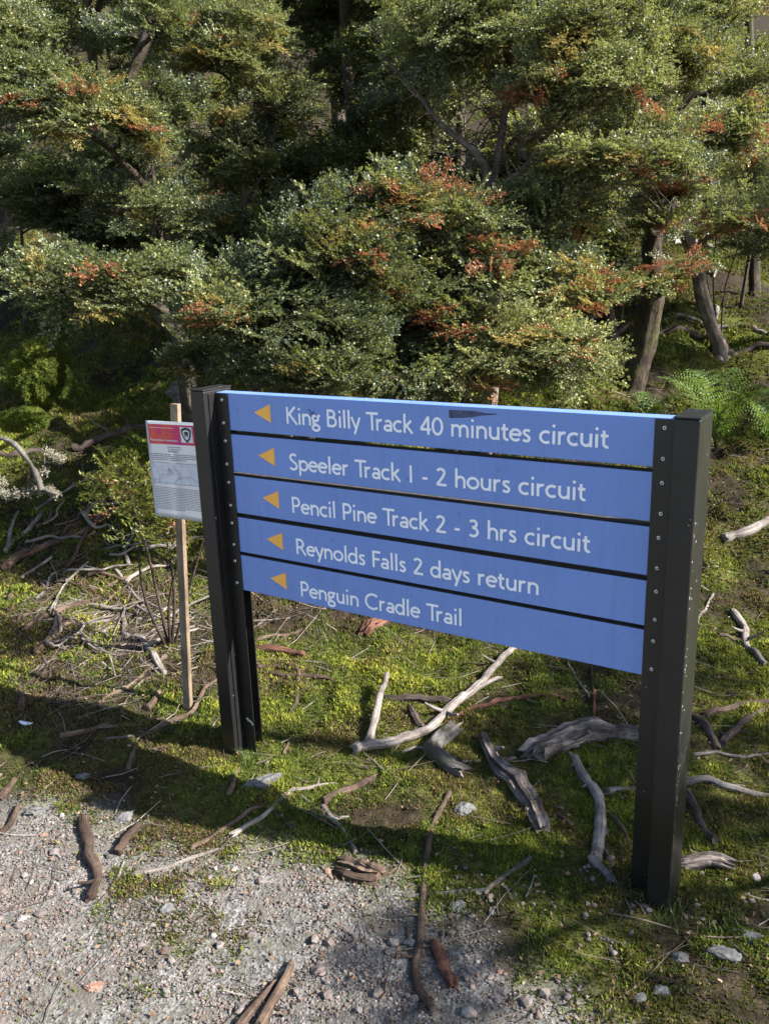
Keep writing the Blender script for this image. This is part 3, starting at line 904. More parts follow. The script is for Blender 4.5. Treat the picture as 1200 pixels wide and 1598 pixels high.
G = {
    ' ': (.27, []),
    'K': (.60, [[(.1, 0), (.1, .7)], [(.50, .72), (.13, .35)], [(.20, .41), (.57, -.01)]]),
    'B': (.56, [[(.1, 0), (.1, .7)], [(.1, .66)] + arc(.27, .525, .14, .135, 90, -90) + [(.1, .39)], [(.1, .388), (.2, .388)] + arc(.30, .2165, .17, .1715, 90, -90) + [(.1, .045)]]),
    'T': (.54, [[(.0, .66), (.54, .66)], [(.27, 0), (.27, .66)]]),
    'S': (.47, [sp2([(.39, .62), (.28, .665), (.15, .64), (.09, .54), (.14, .43), (.27, .34), (.38, .25), (.39, .12), (.29, .045), (.17, .04), (.05, .09)], 30)]),
    'P': (.50, [[(.1, 0), (.1, .7)], [(.1, .66), (.2, .66)] + arc(.27, .485, .165, .175, 90, -90) + [(.1, .31)]]),
    'R': (.57, [[(.1, 0), (.1, .7)], [(.1, .66), (.2, .66)] + arc(.26, .49, .155, .17, 90, -90) + [(.1, .32)], [(.27, .33), (.53, -.01)]]),
    'F': (.47, [[(.1, 0), (.1, .7)], [(.1, .66), (.43, .66)], [(.1, .36), (.39, .36)]]),
    'C': (.68, [arc(.40, .35, .335, .315, 48, 312, 30)]),
    'N': (.70, [[(.1, 0), (.1, .7)], [(.1, .68), (.6, .02)], [(.6, 0), (.6, .7)]]),
    'a': (.43, [[(.35, 0)] + [(.35, .18)] + arc(.22, .29, .13, .125, 0, 150), arc(.205, .135, .14, .095, 0, 360, 22)]),
    'c': (.42, [arc(.25, .23, .20, .19, 52, 308, 22)]),
    'd': (.51, [arc(.235, .23, .185, .19, 0, 360, 28), [(.42, 0), (.42, .73)]]),
    'e': (.47, [arc(.245, .23, .195, .19, 4, 318, 24), [(.07, .245), (.44, .245)]]),
    'f': (.27, [[(.12, 0), (.12, .55)] + arc(.22, .58, .10, .10, 170, 70, 7), [(.02, .415), (.26, .415)]]),
    'g': (.44, [arc(.20, .31, .135, .11, 0, 360, 22), [(.28, .40), (.43, .425)], sp2([(.13, .21), (.09, .14), (.13, .08), (.24, .055)], 10), arc(.21, -.075, .165, .115, 0, 360, 24)]),
    'h': (.49, [[(.09, 0), (.09, .73)], [(.09, .25)] + arc(.25, .27, .16, .15, 178, 0) + [(.41, 0)]]),
    'i': (.21, [[(.105, 0), (.105, .46)], 'dot']),
    'k': (.45, [[(.09, 0), (.09, .73)], [(.37, .475), (.11, .22)], [(.17, .29), (.42, -.01)]]),
    'l': (.21, [[(.105, 0), (.105, .73)]]),
    'm': (.78, [[(.09, 0), (.09, .46)], [(.09, .25)] + arc(.24, .27, .15, .15, 178, 0) + [(.39, 0)], [(.39, .25)] + arc(.54, .27, .15, .15, 178, 0) + [(.69, 0)]]),
    'n': (.49, [[(.09, 0), (.09, .46)], [(.09, .25)] + arc(.25, .27, .16, .15, 178, 0) + [(.41, 0)]]),
    'o': (.52, [arc(.26, .23, .205, .19, 0, 360, 30)]),
    'p': (.51, [[(.09, -.21), (.09, .46)], arc(.275, .23, .185, .19, 0, 360, 28)]),
    'r': (.35, [[(.09, 0), (.09, .46)], [(.09, .22)] + arc(.25, .25, .16, .17, 175, 70, 9)]),
    's': (.36, [sp2([(.30, .395), (.21, .42), (.115, .405), (.085, .335), (.14, .265), (.23, .215), (.285, .14), (.245, .06), (.16, .04), (.05, .075)], 26)]),
    't': (.31, [[(.13, .59), (.13, .2)] + arc(.235, .16, .105, .118, 180, 300, 8), [(.02, .415), (.28, .415)]]),
    'u': (.49, [[(.09, .46), (.09, .3)] + arc(.245, .195, .155, .152, 180, 360) + [(.40, .26)], [(.40, 0), (.40, .46)]]),
    'y': (.42, [[(.02, .47), (.215, .03)], [(.40, .47), (.15, -.21)]]),
    '0': (.50, [arc(.25, .335, .19, .295, 0, 360, 32)]),
    '1': (.34, [[(.17, 0), (.17, .68)]]),
    '2': (.50, [sp2([(.08, .56), (.15, .63), (.25, .645), (.36, .585), (.37, .48), (.29, .33), (.16, .16), (.07, .05)], 26), [(.05, .045), (.46, .045)]]),
    '3': (.50, [sp2([(.10, .585), (.2, .64), (.31, .62), (.365, .54), (.33, .43), (.19, .37)], 16), sp2([(.19, .37), (.34, .33), (.41, .20), (.34, .085), (.22, .04), (.08, .085)], 18)]),
    '4': (.50, [[(.37, 0), (.37, .68)], [(.37, .66), (.06, .20)], [(.04, .19), (.48, .19)]]),
    '-': (.32, [[(.05, .225), (.27, .225)]]),
}
KERN = {'Tr': -.13, 'Ra': -.0, 'Fa': -.05}


def ribbon(pts, hw):
    P = np.array(pts, float)
    keep = [0] + [i for i in range(1, len(P)) if np.linalg.norm(P[i] - P[i - 1]) > 1e-5]
    P = P[keep]
    closed = np.linalg.norm(P[0] - P[-1]) < 1e-3
    D = np.diff(P, axis=0); D /= np.linalg.norm(D, axis=1)[:, None]
    n = len(P); Nn = np.zeros((n, 2))
    for i in range(n):
        a = D[i - 1] if i > 0 else (D[-1] if closed else D[0])
        b = D[i] if i < n - 1 else (D[0] if closed else D[-1])
        m = a + b; m /= np.linalg.norm(m) + 1e-9
        s = max(.5, m.dot(b))
        Nn[i] = np.array([-m[1], m[0]]) * hw / s
    V = np.vstack([P + Nn, P - Nn])
    return V, [[i, i + n, i + n + 1, i + 1] for i in range(n - 1)]


def lettering(text, width, cap, stem=.100):
    """strokes of the line, scaled to the given cap height and total width"""
    x = 0; items = []
    for i, ch in enumerate(text):
        adv, st = G[ch]
        if i: x += KERN.get(text[i - 1] + ch, 0)
        for s in st:
            if s == 'dot':
                a = np.linspace(0, 2 * np.pi, 13)[:-1]
                V = np.stack([x + .105 + .058 * np.cos(a), .635 + .058 * np.sin(a)], -1)
                items.append((V, [list(range(12))]))
            else:
                V, F = ribbon([(x + a, b) for a, b in s], stem / 2)
                items.append((V, F))
        x += adv
    x0 = min(v[:, 0].min() for v, f in items); x1 = max(v[:, 0].max() for v, f in items)
    k = cap / .7
    return [(np.stack([(v[:, 0] - x0) * width / (x1 - x0), v[:, 1] * k], -1), f) for v, f in items]


sign = empty('trail_sign', tuple(O + U * (-WID / 2)))
tag(sign, 'blue five panel trail direction sign between two black metal posts', 'trail sign')
TEXT = [('King Billy Track 40 minutes circuit', -1.034, -.101, 1.150, 1.151), ('Speeler Track 1 - 2 hours circuit', -1.034, -.151, 1.0155, 1.0205),
        ('Pencil Pine Track 2 - 3 hrs circuit', -1.034, -.136, .8865, .8945), ('Reynolds Falls 2 days return', -1.028, -.265, .760, .764),
        ('Penguin Cradle Trail', -1.021, -.482, .627, .637)]
for i in range(5):
    z1 = PTOP[i]; z0 = z1 - PH[i]
    mb = MB(); mb.box(O, U, N, K, (-WID - .047, .046), (-.036 if i == 1 else -.045, 0), (z0, z1))
    pn = mb.build('panel', [BLUE, GRIME_SHADE], sign)
    if i:                                   # dirt and painted seam shade darken the lower panels' upper edges
        for f in pn.data.polygons:
            if f.center.z > z1 - .001: f.material_index = 1
    bevel(pn, .0015)
    txt, u0, u1, b0, b1 = TEXT[i]
    mb = MB(); e = .0006
    for V, F in lettering(txt, u1 - u0, .0485):
        e += .000012
        t = V[:, 0] / (u1 - u0)
        mb.add(O + U * (u0 + V[:, :1]) + K * (V[:, 1] + b0 + (b1 - b0) * t)[:, None] + N * e, F)
    mb.build('lettering', WHITE, pn)
    mb = MB()
    ac = (z0 + z1) / 2 + (.003 if i == 0 else 0.001)
    du = [0, .004, .009, .013, .017][i]
    T3 = [(-1.153 + du, ac), (-1.092 + du, ac - .027), (-1.092 + du, ac + .027)]
    V = [O + U * a + K * b + N * n_ for n_ in (.0002, .0012) for a, b in T3]
    mb.add(V, [[3, 4, 5]]); mb.add(V, [[0, 1, 4, 3], [1, 2, 5, 4], [2, 0, 3, 5]])
    mb.build('arrow', ORANGE, pn)
    if i == 0:
        mb = MB()
        T = [(-.513, 1.218), (-.44, 1.219), (-.405, 1.2145), (-.385, 1.216), (-.378, 1.2135), (-.40, 1.211), (-.425, 1.208), (-.445, 1.203), (-.47, 1.200), (-.512, 1.197)]
        mb.add([O + U * a + K * b + N * .0003 for a, b in T], [list(range(10))])
        mb.build('tape_residue', TAPE, pn)
        mb = MB()
        for st in ([(-.955, 1.196), (-.945, 1.186), (-.932, 1.184)], [(-.935, 1.191), (-.945, 1.183), (-.95, 1.177)], [(-.933, 1.184), (-.925, 1.178)]):
            V, F = ribbon(st, .0012)
            mb.add(O + U * V[:, :1] + K * V[:, 1:] + N * .0016, F)
        mb.build('scribble', TAPE, pn)
        mb = MB()
        for q, st in enumerate(([(-.30, 1.2225), (-.16, 1.2215)], [(-.238, 1.224), (-.23, 1.213)], [(-.19, 1.2185), (-.15, 1.217)])):
            V, F = ribbon(st, .0006)
            mb.add(O + U * V[:, :1] + K * V[:, 1:] + N * (.0004 + q * .0001), F)
        mb.build('scratch', plain_mat('scratched_paint', (.26, .33, .66), .5), pn)
    if i == 2:
        mb = MB()
        for q in range(7):
            a = -.268 + q * .0016
            V, F = ribbon([(a, .915 + .004 * (q % 3)), (a + .001, .936 - .003 * abs(q - 3))], .0004)
            mb.add(O + U * V[:, :1] + K * V[:, 1:] + N * .0004, F)
        mb.build('scratch', bpy.data.materials['scratched_paint'], pn)

BASE = -.15
for side in (0, 1):
    us = (.050, .106) if side else (-WID - .108, -WID - .052)
    mb = MB(); mb.box(O, U, N, K, us, (-.075, .047), (BASE, 1.236))
    post = bevel(mb.build('post', POST, sign), .004, 3)
    mb = MB(); mb.box(O, U, N, K, (us[0] - .0008, us[1] + .0008), (-.0758, .0478), (1.2365, 1.2405))
    bevel(mb.build('cap', POST, post), .0015)
    # angle irons holding the panels front and back
    if side: a, b, leg = .0, .0495, (.0460, .0495)
    else: a, b, leg = -WID - .0515, -WID, (-WID - .0515, -WID - .048)
    mb = MB(); mb.box(O, U, N, K, (a, b), (.0006, .0036), (BASE, 1.2265)); mb.box(O, U, N, K, leg, (.0038, .030), (BASE, 1.2262))
    fl_ = bevel(mb.build('front_flange', POST, post), .0006, 1)
    mb = MB(); mb.box(O, U, N, K, (a + .014 * side, b - .014 * (1 - side)), (-.0496, -.0458), (BASE, 1.2265))
    mb.build('rear_flange', POST, post)
    uc = .0235 if side else -WID - .022
    k = 0
    for i in range(5):
        for fr in (.19, .81):
            zc = PTOP[i] - PH[i] * fr
            c = O + U * (uc + random.uniform(-.0012, .0012)) + K * zc + N * .0036
            mb = MB()
            ring = np.linspace(0, 2 * np.pi, 15)[:-1]
            prof = [(.0054, 0), (.0052, .0014), (.0036, .0026), (.0021, .0027), (.0019, .0012)]
            V = []
            for rr, hh in prof:
                V += [c + (U * math.cos(t) + K * math.sin(t)) * rr + N * hh for t in ring]
            m_ = 14
            mb.add(V, [[q * m_ + j, q * m_ + (j + 1) % m_, (q + 1) * m_ + (j + 1) % m_, (q + 1) * m_ + j] for q in range(len(prof) - 1) for j in range(m_)])
            sc = mb.build('screw', STEEL, post, smooth=True)
            mb = MB(); mb.add([c + (U * math.cos(t) + K * math.sin(t)) * .0020 + N * .0012 for t in ring], [list(range(14))])
            mb.build('socket', HOLE, sc)
    if side:   # paint knocked off along the outer edge
        mb = MB()
        for q in range(60):
            z_ = .18 + .85 * random.random() ** 1.3; n0 = .044 - abs(random.gauss(0, .012)); s_c = random.uniform(.0006, .0019)
            mb.add([O + U * (us[1] + .0004) + N * (n0 + s_c * a_) + K * (z_ + s_c * 1.6 * b_) for a_, b_ in ((-1, -.6), (1, -.8), (.7, .9), (-.6, 1))], [[0, 1, 2, 3]])
        mb.build('chipped_paint', plain_mat('bare_primer', (.42, .41, .39), .7), post)
if True:   # bird lime low on the left post
    mb = MB()
    for (a, b, l) in ((-WID - .03, .152, .010), (-WID - .018, .146, .014)):
        V, F = ribbon([(a, b), (a + l * .6, b - l * .3), (a + l, b - l)], .0035)
        mb.add(O + U * V[:, :1] + K * V[:, 1:] + N * (.0042 + l * .01), F)
    mb.build('splash', plain_mat('bird_lime', (.5, .5, .46), .8), fl_ if False else sign)

def grass_tuft(label, px, py, n, hgt, spread, seed):
    g = gp(px, py); r = np.random.default_rng(seed)
    x = g[0] + r.normal(0, spread, n); y = g[1] + r.normal(0, spread, n)
    b = np.stack([x, y, height(x, y) - .002], -1); h = hgt * r.uniform(.4, 1.2, n); a = r.uniform(0, 2 * np.pi, n); ln = r.uniform(.1, .8, n)
    d = np.stack([np.cos(a), np.sin(a), np.zeros(n)], -1); sd = np.stack([-np.sin(a), np.cos(a), np.zeros(n)], -1)
    rows = []
    for k, wd in ((0, 1.), (.4, .9), (.75, .6), (1., .08)):
        c = b + d * (ln * h * k * k)[:, None] + np.array([0, 0, 1.0]) * (h * (k - .25 * ln * k * k))[:, None]
        rows += [c - sd * .0011 * wd, c + sd * .0011 * wd]
    V = np.stack(rows, 1)
    f = np.array([[0, 1, 3, 2], [2, 3, 5, 4], [4, 5, 7, 6]])
    F = (f[None] + (np.arange(n) * 8)[:, None, None]).reshape(-1, 4)
    o = mesh_np('grass_tuft', V.reshape(-1, 3), F, GRASS, attrs={'tone': ('FACE', np.repeat(r.random(n), 3))})
    tag(o, label, 'grass tuft', 'grass tufts in the moss')


GRASS = leaf_mat('grass_blade', [(0, (.04, .075, .015)), (.7, (.10, .15, .03)), (1, (.24, .22, .09))], .5, .3, (.25, .32, .05), .3)
for q, a_ in enumerate([('green grass tuft at the foot of the left signpost', 384, 1192, 70, .05, .014), ('short grass growing round the foot of the right signpost', 1035, 1424, 120, .035, .035),
                        ('bright grass tuft under the left part of the bottom panel', 500, 985, 120, .05, .05), ('bright grass clump below the word cradle of the bottom panel', 590, 1010, 90, .04, .05),
                        ('grass tuft on moss right of the right signpost base', 1100, 1440, 90, .035, .05)]):
    grass_tuft(*a_, 60 + q)

# ------------------------------------------------------------------ the notice on its stake
STK = gp(294, 1105)
WOODS = bark_mat('sawn_pine', (.17, .12, .08), (.33, .25, .175), (14, 1.5), 0, .6, .7)
ya = math.radians(30)
pu = np.array([math.cos(ya), -math.sin(ya), 0]); pnn = np.array([-math.sin(ya), -math.cos(ya), 0])
top = at(274, 630, STK[1] + .02)
axis_ = (top - STK); hz = axis_[2]; axis_ = axis_ / np.linalg.norm(axis_)
base_ = STK - axis_ * .12
stake = empty('notice_stake', tuple(STK))
tag(stake, 'thin square timber stake holding up the planned burn notice', 'stake')
mb = MB(); mb.box(base_, pu, pnn, axis_, (-.0165, .0165), (-.0085, .0085), (0, np.linalg.norm(top - STK) + .12))
for k_ in list(mb.uv): mb.uv[k_] = [np.array([[0, 0], [0, 1.2], [.25, 1.2], [.25, 0]] * 6)]
bevel(mb.build('timber', WOODS, stake), .0015)

notice = empty('burn_notice', tuple(top))
tag(notice, 'laminated paper notice with red header fixed to the timber stake', 'notice')
PWI, PHE = .232, .325
pc = at(232, 655, STK[1] - .005)          # top left corner
pdn = -axis_ + pu * .07 - pnn * .02
pdn /= np.linalg.norm(pdn)
pac = pu - pdn * pu.dot(pdn) * .5


def sheet(x, y, off=0.):
    """point on the slightly curled sheet, x right and y down from its top left corner"""
    x = np.asarray(x, float); y = np.asarray(y, float)
    c = .012 * ((x / PWI - .42) ** 2) * (y / PHE) * 2 - .006 * np.sin(y / PHE * 4) * (x / PWI) + .0035 * np.exp(-((x - .105) / .02) ** 2) * (y > .1)
    return pc + x[..., None] * pac + y[..., None] * pdn + (.014 + c + off)[..., None] * pnn


def patch(mb, x0, x1, y0, y1, off, nx=8, ny=8):
    xx, yy = np.meshgrid(np.linspace(x0, x1, nx + 1), np.linspace(y0, y1, ny + 1))
    V = sheet(xx.ravel(), yy.ravel(), off)
    mb.add(V, [[j * (nx + 1) + i, (j + 1) * (nx + 1) + i, (j + 1) * (nx + 1) + i + 1, j * (nx + 1) + i + 1] for j in range(ny) for i in range(nx)])


def poly2(mb, pts, off):
    P = np.array(pts)
    mb.add(sheet(P[:, 0], P[:, 1], off), [list(range(len(P)))])


PAPER, pn_, pp_, po_ = new_mat('laminated_paper')
pp_.inputs['Base Color'].default_value = (.74, .75, .80, 1); pp_.inputs['Roughness'].default_value = .25
tr_ = pn_.nodes.new('ShaderNodeBsdfTranslucent'); tr_.inputs[0].default_value = (.8, .8, .8, 1)
mx_ = pn_.nodes.new('ShaderNodeMixShader'); mx_.inputs[0].default_value = .42
pn_.links.new(pp_.outputs[0], mx_.inputs[1]); pn_.links.new(tr_.outputs[0], mx_.inputs[2]); pn_.links.new(mx_.outputs[0], po_.inputs[0])
mb = MB(); patch(mb, 0, PWI, 0, PHE, 0, 16, 20)
pg = mb.build('paper', PAPER, notice, smooth=True)
md = pg.modifiers.new('thick', 'SOLIDIFY'); md.thickness = .0006; md.offset = -1
hm, hn, hp, ho = new_mat('red_header_print')
hn.links.new(ramp(hn, noise(hn, 14, 5, .65, geo_pos(hn)), [(.38, (.66, .10, .05)), (.5, (.62, .035, .12)), (.64, (.50, .02, .24))]), hp.inputs['Base Color'])
hp.inputs['Roughness'].default_value = .3
mb = MB(); patch(mb, .009, .224, .010, .076, .0008, 14, 5)
mb.build('header', hm, pg)
INK = plain_mat('black_ink', (.03, .03, .045), .4)
GREYINK = plain_mat('grey_ink', (.20, .20, .26), .5)
PWHITE = plain_mat('print_white', (.75, .75, .76), .35)
mb = MB(); patch(mb, .148, .198, .016, .067, .0011, 5, 5)
em = mb.build('emblem', PWHITE, pg)


def shield(cx, cy, s):
    return [(cx - .9 * s, cy - .75 * s), (cx - .45 * s, cy - .98 * s), (cx, cy - 1.05 * s), (cx + .45 * s, cy - .98 * s), (cx + .9 * s, cy - .75 * s), (cx + .85 * s, cy - .1 * s),
            (cx + .62 * s, cy + .5 * s), (cx + .3 * s, cy + .88 * s), (cx, cy + 1.1 * s), (cx - .3 * s, cy + .88 * s), (cx - .62 * s, cy + .5 * s), (cx - .85 * s, cy - .1 * s)][::-1]


for nm, s, m_, off in (('shield', .0235, INK, .0014), ('inner_shield', .0155, PWHITE, .0017)):
    mb = MB(); poly2(mb, shield(.173, .0415, s), off); mb.build(nm, m_, em)
mb = MB()
poly2(mb, [(a_ - .017, b_) for a_, b_ in [(.181, .034), (.186, .030), (.192, .030), (.198, .031), (.2, .036), (.197, .040), (.199, .046), (.194, .049), (.193, .043), (.188, .044), (.186, .050), (.182, .047), (.184, .040), (.180, .038)][::-1]], .0020)
mb.build('animal_figure', INK, em)


def print_text(name, text, x, y, width, cap, mat, off, stem=.10):
    mb = MB()
    for V, F in lettering(text, width, cap, stem):
        off += .00001
        mb.add(sheet(x + V[:, 0], y - V[:, 1], off), F)
    mb.build(name, mat, pg)


print_text('title', 'Planned Burn Notification', .0155, .0655, .118, .0062, PWHITE, .0014, .12)
r_ = np.random.default_rng(5)


def text_lines(name, y0, n, x0, x1, step, h, mat=INK, last=.6, center=False):
    mb = MB()
    for k in range(n):
        xe = x1 if k < n - 1 else x0 + (x1 - x0) * last
        x = x0
        while x < xe - .003:
            wl = min(r_.uniform(.004, .013), xe - x)
            y = y0 + k * step
            poly2(mb, [(x, y), (x, y + h), (x + wl, y + h), (x + wl, y)], .0009)
            x += wl + .0018
    mb.build(name, mat, pg)


text_lines('department_line', .021, 1, .016, .118, .004, .0017, PWHITE, 1)
text_lines('subtitle', .0835, 3, .085, .142, .0072, .0028, GREYINK, .8)
text_lines('paragraph', .108, 4, .012, .222, .0062, .0028, GREYINK, .7)
mm, mn, mp_, mo = new_mat('map_print')
mn.links.new(ramp(mn, noise(mn, 26, 6, .75, geo_pos(mn)), [(.36, (.36, .36, .45)), (.47, (.62, .62, .68)), (.6, (.70, .70, .74)), (.75, (.48, .50, .56))]), mp_.inputs['Base Color'])
mp_.inputs['Roughness'].default_value = .3
mb = MB(); patch(mb, .011, .222, .137, .208, .0007, 12, 5)
mp0 = mb.build('map', mm, pg)
mb = MB()
for st in ([(.012, .138), (.022, .15), (.033, .165), (.038, .185), (.034, .207)], [(.011, .1375), (.222, .1375)], [(.011, .2075), (.222, .2075)],
           [(.04, .18), (.09, .175), (.12, .19), (.17, .18), (.215, .205)], [(.105, .207), (.115, .19), (.13, .185)], [(.17, .207), (.165, .18), (.18, .16)]):
    V, F = ribbon(st, .0006)
    mb.add(sheet(V[:, 0], V[:, 1], .0010), F)
mb.build('map_line', GREYINK, mp0)
mb = MB()
for st in ([(.082, .166), (.082, .159)], [(.085, .162), (.118, .161)]):
    V, F = ribbon(st, .0011); mb.add(sheet(V[:, 0], V[:, 1], .0012), F)
mb.build('handwriting', INK, mp0)
text_lines('paragraph', .221, 14, .012, .224, .0056, .0024, GREYINK, .6)


# ------------------------------------------------------------------ foliage
def leaf_quads(P, D, Nn, L, Wd, fold):
    """diamond leaves: base P, direction D, normal Nn"""
    Sd = np.cross(Nn, D)
    a = P; b = P + D * (L * .5)[:, None] + Sd * (Wd * .5)[:, None] + Nn * (fold * Wd)[:, None]
    c = P + D * L[:, None]; d = P + D * (L * .5)[:, None] - Sd * (Wd * .5)[:, None] + Nn * (fold * Wd)[:, None]
    return np.stack([a, b, c, d], 1)


def norm(a):
    return a / (np.linalg.norm(a, axis=-1, keepdims=True) + 1e-9)


def spray_template(seed, length=.25, nside=9, leaf=.0165, gap=.0085, wfac=.74, arch=.15):
    """one flat twig of small leaves lying along +x in the xy plane; returns leaf quads, twig boxes"""
    r = np.random.default_rng(seed)
    LP, LD = [], []; tw = []
    ax = np.stack([np.linspace(0, length, 10), np.zeros(10), -arch * length * np.linspace(0, 1, 10) ** 2], -1)
    ax[:, 1] += np.cumsum(r.normal(0, .004, 10))
    tw.append((ax[[0, 3, 6, 9]], .0015))
    segs = [(ax[5], ax[9])]
    for k in range(nside):
        t = .12 + .8 * k / nside + r.uniform(-.03, .03)
        p = np.array([np.interp(t, np.linspace(0, 1, 10), ax[:, j]) for j in range(3)])
        ang = (1 if k % 2 else -1) * r.uniform(.6, 1.05)
        l = length * (.42 * (1 - t) + .16) * r.uniform(.7, 1.2)
        e = p + np.array([math.cos(ang), math.sin(ang), r.normal(0, .22)]) * l
        tw.append((np.array([p, (p + e) / 2 + [0, 0, .006], e]), .0007))
        segs.append((p + (e - p) * .12, e))
    for a, b in segs:
        d = b - a; l = np.linalg.norm(d); d = d / l
        m = max(2, int(l / gap))
        for i in range(m):
            q = a + d * l * (i + .3) / m
            s = 1 if i % 2 else -1
            an = s * r.uniform(.75, 1.25)
            c_, s_ = math.cos(an), math.sin(an)
            dd = np.array([d[0] * c_ - d[1] * s_, d[0] * s_ + d[1] * c_, d[2] + r.normal(0, .28)])
            LP.append(q); LD.append(dd / np.linalg.norm(dd))
            if r.random() < .5:
                an = -s * r.uniform(.5, 1.1); c_, s_ = math.cos(an), math.sin(an)
                dd = np.array([d[0] * c_ - d[1] * s_, d[0] * s_ + d[1] * c_, .35 + r.normal(0, .25)])
                LP.append(q); LD.append(dd / np.linalg.norm(dd))
    LP, LD = np.array(LP), np.array(LD); n = len(LP)
    Nn = np.array([0, 0, 1.0]) + r.normal(0, .62, (n, 3))
    Nn = norm(Nn - LD * (Nn * LD).sum(1, keepdims=True))
    L = leaf * r.uniform(.65, 1.2, n)
    Q = leaf_quads(LP, LD, Nn, L, L * wfac, r.uniform(.0, .22, n))
    TV, TF = [], []; k0 = 0
    for pts, rad in tw:
        m = len(pts)
        for i, p in enumerate(pts):
            rr = rad * (1 - .6 * i / (m - 1))
            for j in range(3):
                b = j * 2.094
                TV.append(p + [0, math.cos(b) * rr, math.sin(b) * rr])
        for i in range(m - 1):
            for j in range(3):
                TF.append([k0 + i * 3 + j, k0 + i * 3 + (j + 1) % 3, k0 + i * 3 + 3 + (j + 1) % 3, k0 + i * 3 + 3 + j])
        k0 += m * 3
    return Q, np.array(TV), np.array(TF)


TPL = [spray_template(200 + i) for i in range(7)]
TPL_FAR = [spray_template(300 + i, .36, 9, .026, .015) for i in range(4)]
TPL_SHRUB = [spray_template(400 + i, .16, 5, .020, .010, .36, -.1) for i in range(3)]


class Crown:
    def __init__(s, tpl): s.tpl = tpl; s.Q = []; s.tone = []; s.mat = []; s.TV = []; s.TF = []; s.nt = 0

    def sprays(s, P, D, roll, scale, tone, mat):
        """place a spray at each P along D with sideways roll"""
        P, D = np.asarray(P), norm(np.asarray(D)); n = len(P)
        if n == 0: return
        upv = np.tile([0, 0, 1.0], (n, 1))
        Yv = norm(np.cross(upv, D)); Zv = np.cross(D, Yv)
        c, s_ = np.cos(roll)[:, None], np.sin(roll)[:, None]
        Y2 = Yv * c + Zv * s_; Z2 = -Yv * s_ + Zv * c
        which = RNG.integers(0, len(s.tpl), n)
        for t in range(len(s.tpl)):
            k = np.where(which == t)[0]
            if not len(k): continue
            Q, TV, TF = s.tpl[t]
            R = np.stack([D[k], Y2[k], Z2[k]], 2) * scale[k][:, None, None]
            q = np.einsum('sij,lvj->slvi', R, Q) + P[k][:, None, None, :]
            s.Q.append(q.reshape(-1, 4, 3))
            m = len(Q)
            s.tone.append(np.clip(np.repeat(tone[k], m) + RNG.normal(0, .27, m * len(k)), 0, 1))
            s.mat.append(np.repeat(mat[k], m))
            tv = np.einsum('sij,vj->svi', R, TV) + P[k][:, None, :]
            s.TV.append(tv.reshape(-1, 3))
            s.TF.append((TF[None] + (s.nt + np.arange(len(k)) * len(TV))[:, None, None]).reshape(-1, 4))
            s.nt += len(k) * len(TV)

    def build(s, parent, mats, name='crown'):
        Q = np.concatenate(s.Q); n = len(Q)
        TV = np.concatenate(s.TV); TF = np.concatenate(s.TF)
        V = np.concatenate([Q.reshape(-1, 3), TV])
        F = np.concatenate([np.arange(n * 4).reshape(n, 4), TF + n * 4])
        mi = np.concatenate([np.concatenate(s.mat), np.full(len(TF), len(mats))])
        tn = np.concatenate([np.concatenate(s.tone), np.full(len(TF), .5)])
        return mesh_np(name, V, F, list(mats) + [BARK['twig']], parent, midx=mi, attrs={'tone': ('FACE', tn)})


LEAFCOUNT = [0]


